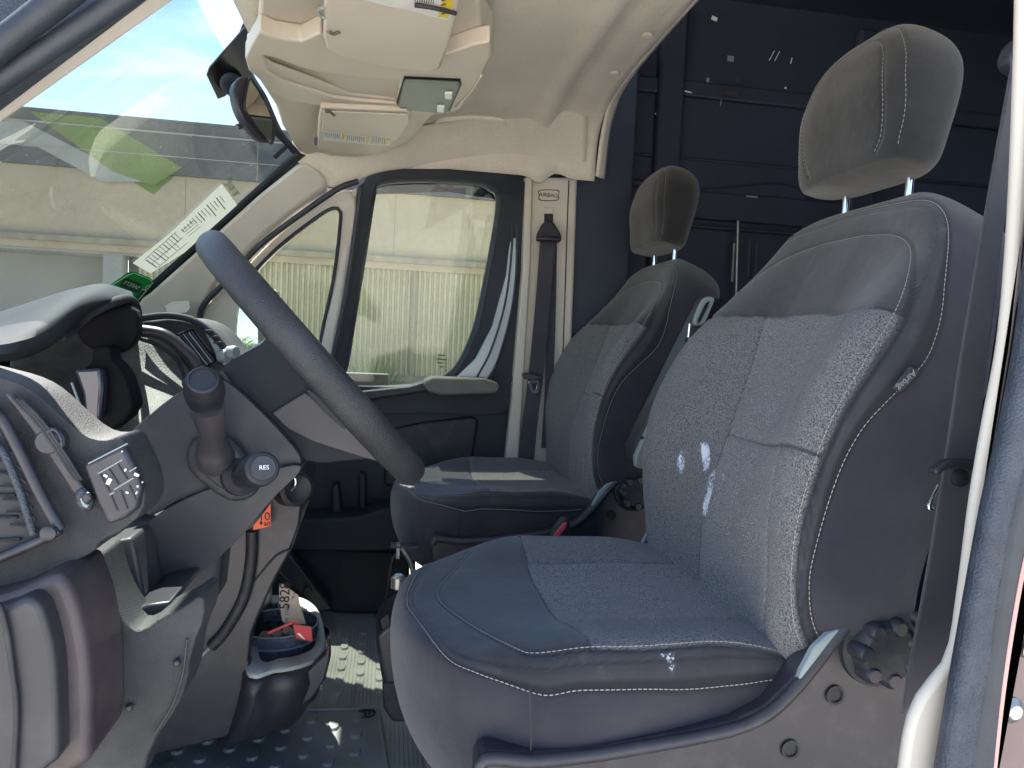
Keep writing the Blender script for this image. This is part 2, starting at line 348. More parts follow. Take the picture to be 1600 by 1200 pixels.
# recess left of the cladding
xq = float(P(160, 420, BY)[0]); xq2 = float(P(190, 420, BY)[0])
bwall('recess_wall', -40, xq, zb-.11, zl-.22, BY+.9, LGREY, .2)
bwall('corner_pier', xq, xq2, zb-.11, zl-.22, BY+.02, LGREY, .3)
bwall('doorway', xq2, xs, zb-.11, zl-.22, BY+.35, FASC, .2)
def onb(px, py, dy=0): return P(px, py, BY-.104-dy)
prism('green_stripe', [onb(46, 174), onb(156, 184), onb(284, 262), onb(240, 290), onb(176, 268)], (0, -.004, 0), GRNP, bld, 0)
prism('green_tip', [P(178, 266, BY-.002), P(279, 270, BY-.002), P(240, 304, BY-.002)], (0, -.004, 0), GRNP, bld, 0)
prism('grey_stripe', [onb(-10, 190), onb(30, 186), onb(190, 268), onb(230, 284), onb(160, 284), onb(60, 230), onb(-20, 222)], (0, -.003, 0), LGREY, bld, 0)
# low plants at the wall
def tuft(px, py, h, n, label, Y=13.4, spread=.3):
    c = P(px, py, Y); c[2] = 0; V = []; Fc = []
    for i in range(n):
        a = random.uniform(0, 6.28); r = random.uniform(0, spread); b = c+A(r*math.cos(a), r*math.sin(a)*.5, 0)
        hh = h*random.uniform(.5, 1); ln = random.uniform(.05, .4)*h; d = A(math.cos(a), math.sin(a), 0)*ln; wv = A(-math.sin(a), math.cos(a), 0)*.012
        s = len(V); mid = b+d*.35+A(0, 0, hh*.6)
        V += [b-wv, b+wv, mid+wv, mid-wv, b+d+A(0, 0, hh)]; Fc += [(s, s+1, s+2, s+3), (s+3, s+2, s+4)]
    o = mesh('grass_clump', V, Fc, LEAF, None, smooth=False)
    return tag(o, label, 'grass clump', 'grass clumps along the warehouse plinth')
tuft(575, 600, 1.25, 260, 'tall green grass clump seen through the lower left of the door window', 13.3, .35)
tuft(600, 600, .85, 160, 'shorter grass clump just right of the tall one at the wall', 13.4, .3)
tuft(640, 600, .75, 120, 'small sparse grass clump below the cladding at the window bottom', 13.5, .25)

# ================================================================== VAN BODY
van = thing('cargo_van', 'cream and blue grey interior shell of a cargo van around the two seats', 'van', (.3, 1.4, .6))
# floor and tub
box('cab_floor', A(.0, 1.40, .62), (2.4, 1.75, .05), MATD, van, .004)
box('cargo_floor', A(3.0, 1.40, .62), (3.55, 2.1, .05), CARGOF, van, .004)
box('firewall', A(-1.10, 1.4, .95), (.06, 1.9, .85), DARK, van, .01)
# windscreen
Yn, Yf = .97, 1.97
def wsurf(v, t, off=0):
    """t across -1..1 (near..far), v 0 bottom .. 1 top"""
    k = 1-t*t
    top = A(-.25-.085*k, 1.47+.50*t, 1.885+.10*k); dr = A(-.71, 0, -.70)
    bot = A(-.86-.15*k, 1.47+(.60)*t, 1.33+.02*k)
    p = bot*(1-v)+top*v
    return p+A(.70, 0, -.71)*off
def wpx(px, py, off=.004, it=30):
    """point of the inside of the windscreen seen at a pixel"""
    d = ray(px, py); best = None
    lo, hi = .3, 3.5
    # solve by scanning: distance of ray point to surface in x
    prevs = None
    for s in np.linspace(.5, 3.2, 900):
        q = CP+d*s
        t = (q[1]-1.47)/.55
        t = max(-1.1, min(1.1, t)); v = .5
        for _ in range(4):
            v = (q[2]-wsurf(0, t)[2])/(wsurf(1, t)[2]-wsurf(0, t)[2]); hw = .6*(1-v)+.5*v; t = (q[1]-1.47)/hw; t = max(-1.15, min(1.15, t))
        f = q[0]-wsurf(v, t)[0]
        if prevs is not None and f < 0 <= prevs[0]:
            return wsurf(v, t, off)
        prevs = (f, s)
    return CP+d*2.5
G = [[wsurf(v, t) for t in np.linspace(-1.04, 1.04, 30)] for v in np.linspace(0, 1, 20)]
grid('windscreen', G, GLASSW, van)
# black frit along the far side and header
fr_o = [(408, -30), (405, 20), (388, 95), (415, 150), (440, 205), (470, 244), (452, 262), (222, 472), (190, 500)]
fr_i = [(386, -30), (388, 12), (370, 60), (390, 136), (420, 200), (452, 238), (438, 254), (208, 462), (176, 490)]
ra = cat([wpx(*q) for q in fr_i], 90); rb = cat([wpx(*q) for q in fr_o], 90)
grid('windscreen_frit', np.array([ra, rb]), SEAL, van, solid=.003)
# far A pillar trim (cream)
prism('windscreen_pillar_trim', [(214, 470, 2.02), (240, 452, 2.02), (460, 252, 1.94), (485, 256, 1.94), (520, 288, 1.98), (470, 320, 1.99), (410, 370, 2.01), (380, 400, 2.03), (340, 440, 2.05), (320, 470, 2.08), (314, 500, 2.10), (330, 545, 2.12), (250, 560, 2.12), (200, 520, 2.05)],
      (0, .07, 0), CREAM, van, .012, 4, cut=1)
prism('pillar_plug', [(258, 478, 2.03), (270, 471, 2.03), (296, 470, 2.03), (298, 482, 2.03), (292, 489, 2.03), (262, 490, 2.03)], (0, -.004, 0), CREAM, van, .0015, 2)
# near A pillar
def nearp(px, py, Y): return P(px, py, Y)
prism('near_pillar_trim', [P(-660, 665, .80), P(423, -100, .80), P(327, -100, .76), P(-660, 621, .76)], (-.10, .02, .10), CREAM, van, .008, 3)
prism('near_door_frame_seal', [P(-660, 640, .74), P(330, -105, .74), P(195, -160, .74), P(-660, 470, .74)], (0, .03, 0), SEALB, van, .006, 3)
box('door_header_rail', A(.175, .72, 2.06), (1.05, .10, .28), SEALB, van, .02)
box('body_side_rail', A(1.2, .60, 2.30), (3.6, .12, .34), CREAMP, van, .04)
prism('hinge_pillar', [A(-1.10, .62, .50), A(-.66, .62, .50), A(-.66, .62, 1.30), A(-.80, .62, 1.36), A(-1.10, .62, 1.20)], (0, .05, 0), CREAMP, van, .015, 3)
prism('dash_side_panel', [A(-1.08, .68, .75), A(-.575, .68, .75), A(-.575, .68, 1.30), A(-.72, .68, 1.385), A(-1.08, .68, 1.30)], (0, .03, 0), DASH, van, .012, 3)
box('front_bulkhead_cover', A(-.86, 1.4, 1.31), (.50, 1.5, .04), DARK, van, .01)
tube('near_seal_lip', [P(-100, 192, .72), P(40, 98, .72), P(170, 12, .72), P(300, -80, .72)], .011, SEAL, van)
tube('near_seal_lip', [P(-100, 150, .70), P(40, 40, .70), P(130, -30, .70)], .012, SEAL, van)
# roof skin above everything
box('roof_skin', A(1.6, 1.40, 2.62), (4.2, 2.0, .03), CARGO, van, 0)
# headliner
def liner(X, q):
    """q -1..1 across; X along"""
    f = (X+.26)/.80
    ze = 1.885+.035*min(1, f*2); zt = 1.96+.17*min(1, max(0, f))**.8; yc = 1.44; hw = .53+.10*min(1, f*3)
    th = (q+1)*math.pi/2; c = -math.cos(th); s = math.sin(th)
    y = yc+hw*math.copysign(abs(c)**.45, c); z = ze+(zt-ze)*s**.5
    return A(X, y, z)
G = []
for X in np.linspace(-.26, .555, 44):
    row = []
    for q in np.linspace(-1, 1, 70):
        p = liner(X, q)
        # moulded groove and raised bead before the rear flange
        d = X-.44; p[2] += .016*math.exp(-(d/.03)**2) - .020*math.exp(-((X-.40)/.028)**2)
        row.append(p)
    G.append(row)
grid('headliner', G, LINER, van, solid=.006)
# lower edge of the headliner over the passenger door, then corner to the B pillar
sheet('headliner_side', [[(462, 244, 1.965), (500, 236, 1.975), (600, 205, 1.98), (760, 185, 2.0), (860, 175, 2.0), (918, 172, 2.0)],
                         [(462, 250, 1.97), (505, 262, 1.99), (600, 240, 2.02), (760, 225, 2.05), (850, 225, 2.05), (916, 225, 2.05)],
                         [(475, 262, 1.98), (522, 292, 2.0), (600, 266, 2.05), (700, 258, 2.09), (800, 264, 2.10), (914, 276, 2.09)]], LINER, van, .012, 50, 16)
sheet('headliner_rear_flange', [[A(.555, y, z) for y, z in ((.83, 1.93), (.86, 2.06), (1.0, 2.118), (1.44, 2.13), (1.88, 2.118), (2.0, 2.06), (2.05, 1.93))],
                                [A(.585, y, z) for y, z in ((.80, 1.93), (.83, 2.08), (1.0, 2.145), (1.44, 2.16), (1.88, 2.145), (2.03, 2.08), (2.08, 1.93))]], LINER, van, .008, 60, 4)
for px, py in ((945, 121), (912, 157), (1044, 13), (1030, 57), (965, 115)):
    pass
for yy in (1.30, 1.55, 1.78):
    lathe('liner_clip', A(.515, yy, 2.118), (0, 0, -1), [(0, .012), (.005, .012), (.006, .009)], LINER, van, 16)
# grab handle over the passenger door
tube('grab_handle', [(680, 192, 1.90), (693, 187, 1.85), (740, 184, 1.84), (780, 188, 1.85), (790, 196, 1.90)], [.004, .009, .010, .009, .004], LINER, van, flat=.6)
# passenger side pillar (B) with recess, belt slot
prism('door_pillar_trim', [(824, 276, 2.12), (903, 277, 2.12), (899, 400, 2.12), (893, 560, 2.12), (888, 800, 2.12), (790, 800, 2.12), (797, 700, 2.12), (806, 600, 2.12), (818, 420, 2.12)], (0, .08, 0), CREAM, van, .010, 4)
prism('door_pillar_edge', [(821, 275, 2.10), (833, 275, 2.10), (829, 420, 2.10), (817, 620, 2.10), (806, 800, 2.10), (782, 800, 2.10), (792, 700, 2.10), (800, 620, 2.10), (817, 420, 2.10)], (0, .04, 0), CREAMP, van, .006, 3)
tube('pillar_seam', [(889, 282, 2.119), (887, 330, 2.119), (882, 480, 2.119), (878, 600, 2.119)], .0018, DARK, van, seg=6)
ring('badge_outline', [(843, 297, 2.118), (872, 297, 2.118), (873, 305, 2.118), (871, 313, 2.118), (844, 313, 2.118), (842, 305, 2.118)], [(844, 298, 2.118), (871, 298, 2.118), (872, 305, 2.118), (870, 312, 2.118), (845, 312, 2.118), (843, 305, 2.118)], (0, .003, 0), PINK, van, 40, 0)
text('badge_lettering', 'AIRBAG', P(857, 305, 2.1185), (1, 0, 0), (0, 0, 1), .016, PINK, van)
prism('belt_slot', [(850, 324, 2.1185), (864, 324, 2.1185), (864, 350, 2.1185), (850, 350, 2.1185)], (0, -.002, 0), BLK, van, .001, 1)
prism('belt_slot_cover', [(850, 324, 2.1165), (864, 324, 2.1165), (864, 334, 2.1165), (850, 334, 2.1165)], (0, -.003, 0), CREAM, van, .001, 1)
box('pillar_inner_panel', A(.60, 2.26, 1.5), (.20, .22, 1.8), CARGO, van, .01)
box('footwell_side_panel', A(-.65, 2.25, .98), (1.3, .04, .72), DARK, van, .004)
box('pillar_sun_block', A(.49, 2.28, 1.35), (.26, .02, 1.6), BLK, van, 0)  # unseen box added outside the pillar to stop a sliver of sun
box('roof_side_sun_block', A(.30, 2.21, 2.03), (.70, .05, .15), BLK, van, .01)  # unseen box added above the door to stop sun leaking in
# cargo bay
box('cargo_side_wall', A(2.65, 2.36, 1.6), (4.1, .03, 2.0), CARGO, van, 0)
box('cargo_near_wall', A(2.90, .42, 1.6), (3.9, .03, 2.0), CARGO, van, 0)
box('cargo_bulkhead', A(4.75, 1.4, 1.6), (.03, 2.0, 2.0), CARGO, van, 0)
# pressed rails and ribs on the cargo side wall
for z, h, d in ((2.30, .05, .02), (2.08, .010, .012), (1.93, .09, .03), (1.86, .010, .034), (1.05, .07, .03)):
    box('cargo_rail', A(2.65, 2.345-d/2, z), (4.05, d, h), CARGO, van, .006)
for xx in (.86, 1.55, 2.3, 3.1, 3.9):
    box('cargo_rib', A(xx, 2.325, 1.60), (.09, .04, 1.9), CARGO, van, .012)
ring('cargo_panel_pressing', [P(925, 290, 2.342), P(1100, 295, 2.342), P(1250, 300, 2.342), P(1260, 460, 2.342), P(1250, 640, 2.342), P(1080, 650, 2.342), P(915, 640, 2.342), P(905, 460, 2.342)],
     [P(940, 312, 2.342), P(1100, 315, 2.342), P(1235, 320, 2.342), P(1243, 460, 2.342), P(1235, 620, 2.342), P(1080, 630, 2.342), P(932, 620, 2.342), P(922, 460, 2.342)], (0, -.018, 0), CARGO, van, 80, .008, 3)
for px, y0, y1, m_ in ((1153, 345, 470, STEEL), (1147, 380, 440, GREYT), (1172, 375, 430, SEALB), (1183, 380, 440, SEALB)):
    a_, b_ = P(px, y0, 2.28), P(px-3, y1, 2.28); tube('cargo_wall_streak', [a_, b_], .004, m_, van, n=3, seg=8)  # thin upright rods standing for pale streaks on the cargo wall
# near B pillar, seal, sill (the driver's doorway edge)
def strip(name, L_, R_, Y, vec, mat, bevel=.005, n=40, fl=0):
    a = cat([P(x, y, Y) for x, y in L_], n); b = cat([P(x, y, Y) for x, y in R_], n)
    Vv = np.vstack([a, b[::-1]]); return prism(name, list(Vv), vec, mat, van, bevel, 3, ang=50)
strip('driver_pillar_trim', [(1580, -40), (1577, 100), (1568, 330), (1553, 520), (1528, 660), (1508, 780), (1490, 920), (1472, 1020), (1430, 1075), (1408, 1130), (1392, 1240)],
      [(1604, -40), (1602, 100), (1597, 240), (1574, 480), (1546, 660), (1524, 780), (1504, 920), (1500, 1020), (1490, 1075), (1480, 1130), (1470, 1240)], .56, (0, -.012, 0), CREAMP)
strip('doorway_seal', [(1640, 0), (1612, 200), (1597, 330), (1580, 500), (1552, 660), (1524, 780), (1498, 920), (1470, 1080), (1444, 1240)],
      [(1700, 0), (1660, 200), (1645, 330), (1625, 500), (1600, 660), (1572, 780), (1550, 900), (1528, 1060), (1498, 1240)], .54, (0, -.02, 0), SEALB, .008)
strip('doorway_seal_lip', [(1655, 200), (1640, 330), (1622, 500), (1596, 660), (1568, 780), (1546, 900), (1524, 1060), (1494, 1240)],
      [(1700, 200), (1690, 330), (1672, 500), (1650, 660), (1610, 780), (1580, 900), (1556, 1060), (1540, 1240)], .53, (0, -.012, 0), SEAL, .006)
strip('door_jamb_edge', [(1690, 330), (1672, 500), (1640, 660), (1606, 800), (1582, 900), (1556, 1060), (1536, 1240)],
      [(1700, 330), (1682, 500), (1648, 660), (1613, 800), (1590, 900), (1566, 1060), (1546, 1240)], .525, (0, -.008, 0), pmat('salmon_edge', (.62, .36, .32), .4), .003)
strip('door_jamb', [(1700, 330), (1682, 500), (1648, 660), (1612, 800), (1588, 900), (1564, 1060), (1544, 1240)],
      [(1900, 330), (1900, 500), (1900, 660), (1900, 800), (1900, 900), (1900, 1060), (1900, 1240)], .53, (0, -.004, 0), pmat('maroon_jamb', (.10, .055, .065), .3, var=(20, .3), coat=.5), .004)
lathe('striker_bolt', P(1573, 1105, .53), (0, -1, 0), [(0, .011), (.006, .011), (.010, .006)], STEEL, van, 20)
lathe('striker_bolt', P(1596, 1010, .53), (0, -1, 0), [(0, .008), (.010, .008), (.014, .005)], STEEL, van, 20)

# scratches and stuck labels on the cargo wall
for (px, py, w_, h_, rot, mt) in [(1135, 97, .022, .018, 0, 'g'), (1100, 130, .010, .014, 0, 'g'), (1146, 131, .018, .018, 0, 'r'), (1136, 151, .045, .016, .05, 'r'), (1069, 148, .026, .004, .1, 'w'), (1053, 122, .002, .052, .12, 'w'),
                                  (1034, 118, .004, .02, -.5, 'w'), (1045, 90, .002, .018, .15, 'w'), (1040, 76, .002, .016, .6, 'w'), (1199, 92, .002, .035, .45, 'w'), (1207, 93, .002, .035, .45, 'w'), (1229, 100, .003, .02, .2, 'w'),
                                  (1110, 35, .02, .012, .3, 'w'), (973, 157, .016, .014, 0, 'w'), (1220, 142, .006, .006, 0, 'w'), (935, 268, .002, .04, 0, 'w'), (1168, 310, .04, .006, 0, 'g'), (1120, 165, .003, .02, .1, 'g'), (967, 198, .004, .004, 0, 'w'), (1019, 182, .004, .004, 0, 'w')]:
    mm = {'g': GREYT, 'w': WHITEB, 'r': PINK}[mt]
    c = P(px, py, 2.325 if 1.8 < P(px, py, 2.325)[2] < 2.0 else 2.343)
    box('wall_scrape', c+A(0, -.03, 0), (w_, .002, h_), mm, van, 0, R=rotY(rot))

# ================================================================== PASSENGER DOOR
door = thing('van_door', 'closed dark passenger door with window, quarter light and armrest', 'van door', (.1, 2.2, .7))
DY = 2.14
# frame (dark) around the window
fo = [(503, 640, DY), (520, 570, DY), (541, 464, DY-.03), (556, 370, DY-.05), (566, 290, DY-.06), (590, 266, DY-.07), (650, 261, DY-.07), (740, 260, DY-.06), (800, 268, DY-.05), (823, 300, DY-.03), (818, 420, DY), (806, 560, DY), (797, 640, DY), (660, 645, DY)]
fi = [(532, 604, DY), (540, 570, DY), (557, 464, DY-.03), (569, 390, DY-.045), (582, 298, DY-.06), (590, 284, DY-.07), (650, 279, DY-.07), (740, 282, DY-.06), (772, 292, DY-.05), (782, 318, DY-.03), (762, 450, DY), (742, 530, DY), (705, 590, DY), (640, 604, DY)]
ring('window_frame', fo, fi, (0, .05, 0), DARK, door, 120, .006, 3)
# inner black seal
si = [(537, 600, DY), (545, 570, DY), (562, 464, DY-.02), (574, 390, DY-.03), (587, 306, DY-.05), (594, 289, DY-.06), (650, 284, DY-.06), (735, 287, DY-.05), (764, 297, DY-.04), (775, 322, DY-.02), (753, 450, DY+.01), (733, 528, DY+.01), (700, 582, DY+.01), (640, 600, DY+.01)]
ring('window_seal', fi, si, (0, .02, 0), SEAL, door, 120, .004, 2)
# frame return at the rear window edge, its light blue reflection painted as colour
prism('frame_return', [(796, 320, DY+.0), (799, 345, DY), (790, 430, DY), (768, 510, DY), (742, 560, DY), (712, 590, DY), (760, 594, DY), (780, 560, DY), (797, 500, DY), (806, 430, DY), (806, 350, DY)], (0, -.012, 0), pmat('blue_reflection_return', (.42, .47, .50), .25, coat=.4), door, .004, 3)
tube('frame_bright_line', [(797, 330, DY-.016), (800, 380, DY-.016), (790, 470, DY-.016), (768, 545, DY-.016), (744, 592, DY-.016)], .0030, SEALB, door, seg=8)
tube('frame_bright_line', [(806, 340, DY-.014), (808, 400, DY-.014), (800, 480, DY-.014), (782, 550, DY-.014), (765, 594, DY-.014)], .003, SEALB, door, seg=8)
# glass
prism('window_glass', [(520, 620, DY+.045), (560, 420, DY+.01), (580, 280, DY-.02), (700, 270, DY-.02), (785, 290, DY), (775, 430, DY+.03), (745, 560, DY+.05), (690, 620, DY+.055)], (0, .004, 0), GLASSD, door, 0, smooth=False)
prism('window_tint_band', [(583, 287, DY+.0), (700, 283, DY+.0), (776, 292, DY+.01), (774, 312, DY+.012), (700, 300, DY+.0), (583, 304, DY+.0)], (0, -.001, 0), glassmat('tint', (.25, .25, .32), .02, spots=False), door, 0)
for i, (px, py, w_) in enumerate([(690, 555, .022), (686, 561, .016), (694, 562, .015), (688, 567, .018), (690, 573, .012)]):
    box('glass_marking', P(px, py, DY+.03), (w_, .001, .003), INK, door, 0)
for i in range(4): box('glass_marking', P(697, 563+i*5, DY+.03), (.003, .001, .006), INK, door, 0)
# glass reflections left to the renderer. Divider post between the quarter light and the window
prism('divider_post', [(540, 300, 2.03), (560, 292, 2.03), (552, 360, 2.06), (537, 464, 2.10), (518, 560, 2.13), (500, 640, 2.13), (480, 640, 2.15), (500, 545, 2.13), (522, 440, 2.10), (534, 370, 2.06)], (0, .04, 0), CREAM, door, .006, 3)
prism('divider_seal', [(559, 290, 2.02), (568, 285, 2.02), (557, 370, 2.04), (543, 464, 2.07), (522, 570, 2.10), (506, 640, 2.10), (498, 640, 2.10), (516, 560, 2.10), (536, 464, 2.07), (551, 360, 2.04)], (0, .02, 0), SEAL, door, .004, 3)
# quarter light frame
qo = [(372, 430, 2.09), (425, 375, 2.06), (500, 316, 2.02), (535, 298, 2.02), (549, 300, 2.02), (556, 330, 2.03), (545, 430, 2.09), (520, 530, 2.13), (505, 640, 2.15), (330, 620, 2.15), (335, 500, 2.13), (350, 455, 2.11)]
qi = [(398, 424, 2.09), (440, 382, 2.06), (500, 336, 2.02), (522, 325, 2.02), (530, 329, 2.02), (532, 345, 2.03), (522, 430, 2.09), (503, 520, 2.13), (490, 600, 2.15), (372, 590, 2.15), (367, 500, 2.13), (378, 455, 2.11)]
ring('quarter_light_trim', qo, qi, (0, .05, 0), CREAM, door, 120, .008, 3)
tube('quarter_light_seal', [(x, y, Y+.0) for x, y, Y in qi], .005, SEAL, door, n=100, closed=True, seg=8)
prism('door_corner_trim', [(318, 600, 2.13), (314, 505, 2.12), (322, 480, 2.11), (347, 452, 2.09), (380, 416, 2.06), (400, 420, 2.06), (376, 455, 2.10), (368, 500, 2.12), (366, 600, 2.14)], (0, .03, 0), CREAM, door, .004, 3)
tube('door_seam_gasket', [(316, 560, 2.09), (312, 500, 2.09), (320, 475, 2.075), (345, 448, 2.055), (378, 412, 2.03), (420, 372, 2.01), (520, 300, 1.98), (560, 283, 1.98)], .0075, SEAL, door, n=70, seg=8)
prism('quarter_light_glass', [(360, 600, 2.17), (365, 450, 2.14), (430, 380, 2.09), (530, 315, 2.05), (530, 430, 2.12), (490, 610, 2.18)], (0, .004, 0), GLASSD, door, 0, smooth=False)
# door panel
prof('door_panel', [(440, 640), (520, 612), (600, 606), (672, 600), (720, 598), (780, 600), (806, 600), (800, 700), (792, 760), (780, 860), (430, 862), (430, 700)], 2.16, 2.24, DARK, door, .012, 4)
prof('door_sill_cap', [(500, 622), (560, 612), (640, 604), (672, 594), (700, 592), (700, 606), (668, 612), (600, 622), (500, 640)], 2.10, 2.20, BLK, door, .006, 3)
ARMM = pmat('sunlit_dusty_armrest', (.15, .145, .12), .7, bump=(900, .0008), var=(20, .15))  # sun on the dusty armrest put into its lighter base colour
prof('armrest', [(664, 596), (676, 590), (760, 592), (778, 598), (782, 606), (776, 615), (690, 618), (668, 612), (662, 604)], 2.05, 2.17, ARMM, door, .010, 4)
prof('door_pull_recess', [(600, 672), (660, 660), (742, 650), (748, 660), (740, 715), (735, 760), (600, 760)], 2.145, 2.17, BLK, door, .010, 4)
prof('door_lower_panel', [(455, 856), (640, 862), (640, 960), (560, 960), (520, 958), (470, 900)], 2.10, 2.22, DARK, door, .010, 3)
prof('door_pocket', [(440, 812), (500, 812), (560, 808), (585, 800), (600, 795), (660, 793), (660, 862), (440, 862)], 2.02, 2.16, DARK, door, .008, 3)
prof('pocket_rib', [(518, 760), (528, 755), (535, 800), (530, 812), (518, 812)], 2.10, 2.16, BLK, door, .006, 3)
prof('pocket_rib', [(560, 740), (572, 740), (572, 806), (560, 812)], 2.12, 2.16, DARK, door, .006, 3)
lathe('panel_screw', P(797, 592, 2.12), (0, -1, 0), [(0, .008), (.004, .008), (.005, .004)], DARK, door, 16)
# door mirror outside
mb = P(400, 510, 2.62); mn = A(.86, -.42, -.13)
prism('mirror_housing', [P(362, 440, 2.66), P(440, 450, 2.60), P(446, 560, 2.60), P(364, 575, 2.66)], (-.08, .06, 0), BLK, door, .02, 4)
MIR = pmat('mirror_silver', (.60, .64, .70), .01, metal=1)
# reflecting face aimed at the yard behind the van
rin = ray(395, 500); rin /= np.linalg.norm(rin); rout = A(.95, .10, .085); rout /= np.linalg.norm(rout); mn = rout-rin; mn /= np.linalg.norm(mn); mc = P(395, 505, 2.58)
prism('mirror_glass', [QP(366, 452, mc, mn), QP(436, 460, mc, mn), QP(440, 556, mc, mn), QP(366, 566, mc, mn)], tuple(-mn*.004), MIR, door, .0, cut=2)
# palm tree seen in that mirror
d0 = rout*1.0; tdir = A(d0[0], d0[1], 0)/np.hypot(d0[0], d0[1])
pb = mc+tdir*26; pb[2] = 0
palm = thing('palm_tree', 'leafy palm tree reflected in the passenger door mirror', 'palm tree', tuple(pb))
tube('trunk', [pb+A(0, 0, 0), pb+A(.1, .05, 1.4), pb+A(.15, .1, 2.8)], [.18, .14, .12], BARK, palm)
V = []; Fc = []
for i in range(34):
    a = i*2.4; el = random.uniform(-.2, 1.2); ln = random.uniform(1.3, 1.9); c = pb+A(.15, .1, 2.8); pv = None
    for s in np.linspace(0, 1, 9):
        p = c+A(math.cos(a)*math.cos(el)*ln*s, math.sin(a)*math.cos(el)*ln*s, math.sin(el)*ln*s-1.2*s*s)
        sd = A(-math.sin(a), math.cos(a), 0)
        for sg in (-1, 1):
            k = len(V); q = p+sd*sg*.5*(1-.6*s)+A(0, 0, -.25)+A(math.cos(a), math.sin(a), 0)*.15
            V += [p, p+A(math.cos(a), math.sin(a), 0)*.09, q]; Fc.append((k, k+1, k+2))
mesh('crown', V, Fc, LEAF, palm, smooth=False)

# ================================================================== SEATS
def sdf(poly, X, Y):
    p = np.array(poly); q = np.roll(p, -1, 0); best = np.full(X.shape, 1e9); ins = np.zeros(X.shape, bool)
    for (x0, y0), (x1, y1) in zip(p, q):
        dx, dy = x1-x0, y1-y0; t = np.clip(((X-x0)*dx+(Y-y0)*dy)/(dx*dx+dy*dy+1e-12), 0, 1)
        best = np.minimum(best, np.hypot(X-x0-t*dx, Y-y0-t*dy))
        c = ((y0 > Y) != (y1 > Y)) & (X < (x1-x0)*(Y-y0)/(y1-y0+1e-12)+x0); ins ^= c
    return np.where(ins, -best, best)
class Pad:
    """padded body: loops at constant a; |y/W|^p+|n/T|^q=1 plus a moulded front relief"""
    def __init__(s, O, ea, en, a0, a1, W, Tf, Tb, relief, p=4., q=2.4, bend=None):
        s.O, s.ea, s.en, s.a0, s.a1, s.W, s.Tf, s.Tb, s.relief, s.p, s.q = A(*O), A(*ea), A(*en), a0, a1, W, Tf, Tb, relief, p, q
        s.bend = bend or (lambda a: 0.0)
    def place(s, y, a, n): return s.O+s.ea*a+s.en*(n+s.bend(a))+A(0, 1, 0)*y
    def front(s, y, a, off=0):
        u = min(.9999, abs(y)/max(s.W(a), 1e-6)); n = s.Tf(a)*(1-u**s.p)**(1/s.q)
        return s.place(y, a, n+s.relief(y, a)*(1-u**24)+off)
    def build(s, name, mat, parent, nL, nA, seams=(), polys={}, groove=.0022, sig=.0028):
        As = s.a0+(s.a1-s.a0)*np.sin(np.linspace(0, math.pi/2, nA))**1.0*1.0
        As = np.r_[np.linspace(s.a0, s.a0+(s.a1-s.a0)*.8, int(nA*.7)), s.a0+(s.a1-s.a0)*(.8+.2*np.sin(np.linspace(0, math.pi/2, nA-int(nA*.7)+1))[1:])]
        V = []; YY = []; AA = []; FF = []
        for a in As:
            tq = np.arccos(np.linspace(0, 1, 120)**(s.p/2)); tq = np.unique(np.r_[tq, np.linspace(0, math.pi/2, 60)]); th = np.unique(np.round(np.r_[tq, math.pi-tq, math.pi+tq, 2*math.pi-tq], 9)); th = th[th < 2*math.pi-1e-6]; cc, ss = np.cos(th), np.sin(th)
            W = max(s.W(a), 1e-5); yv = W*np.sign(cc)*np.abs(cc)**(2/s.p); T = np.where(ss >= 0, s.Tf(a), s.Tb(a)); nv = T*np.sign(ss)*np.abs(ss)**(2/s.q)
            u = np.abs(yv)/W; rel = np.array([s.relief(y, a) for y in yv[::1]]) if True else 0
            nv = nv+np.where(ss > 0, rel*(1-u**24), 0)
            L_ = np.stack([yv, nv], 1); L2 = np.vstack([L_, L_[:1]]); sl = np.r_[0, np.cumsum(np.linalg.norm(np.diff(L2, axis=0), axis=1))]
            t = np.linspace(0, sl[-1], nL+1)[:-1]; yy = np.interp(t, sl, L2[:, 0]); nn = np.interp(t, sl, L2[:, 1]); fr = np.interp(t, sl, np.r_[ss, ss[0]])
            for y, n_, f in zip(yy, nn, fr):
                V.append((y, a, n_)); FF.append(f)
        V = np.array(V); YY, AA, NN = V[:, 0], V[:, 1], V[:, 2]; FF = np.array(FF)
        frontm = np.clip((FF-.02)/.10, 0, 1)
        g_ = np.zeros(len(V))
        for pl, dep, closed in seams:
            pl = np.array(pl)
            if closed: d = np.abs(sdf(pl, YY, AA))
            else:
                d = np.full(len(V), 1e9)
                for (x0, y0), (x1, y1) in zip(pl[:-1], pl[1:]):
                    dx, dy = x1-x0, y1-y0; t = np.clip(((YY-x0)*dx+(AA-y0)*dy)/(dx*dx+dy*dy+1e-12), 0, 1); d = np.minimum(d, np.hypot(YY-x0-t*dx, AA-y0-t*dy))
            g_ = np.maximum(g_, dep*np.exp(-(d/sig)**2))
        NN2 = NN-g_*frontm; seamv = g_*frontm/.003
        Wd = np.array([s.place(y, a, n_) for y, a, n_ in zip(YY, AA, NN2)])
        Fc = []; nA_ = len(As)
        for k in range(nA_-1):
            for i in range(nL):
                j = (i+1) % nL; Fc.append((k*nL+i, k*nL+j, (k+1)*nL+j, (k+1)*nL+i))
        Fc.append(tuple(range(nL))[::-1]); Fc.append(tuple((nA_-1)*nL+i for i in range(nL)))
        o = mesh(name, Wd, Fc, mat, parent, True, auto=80); fixn(o)
        at = o.data.attributes.new('seam_shade', 'FLOAT', 'POINT'); at.data.foreach_set('value', seamv.astype(np.float32))
        for nm, pl in polys.items():
            at = o.data.attributes.new(nm, 'FLOAT', 'POINT'); vals = np.where(FF > .02, sdf(pl, YY, AA), .2)
            at.data.foreach_set('value', vals.astype(np.float32))
        return o
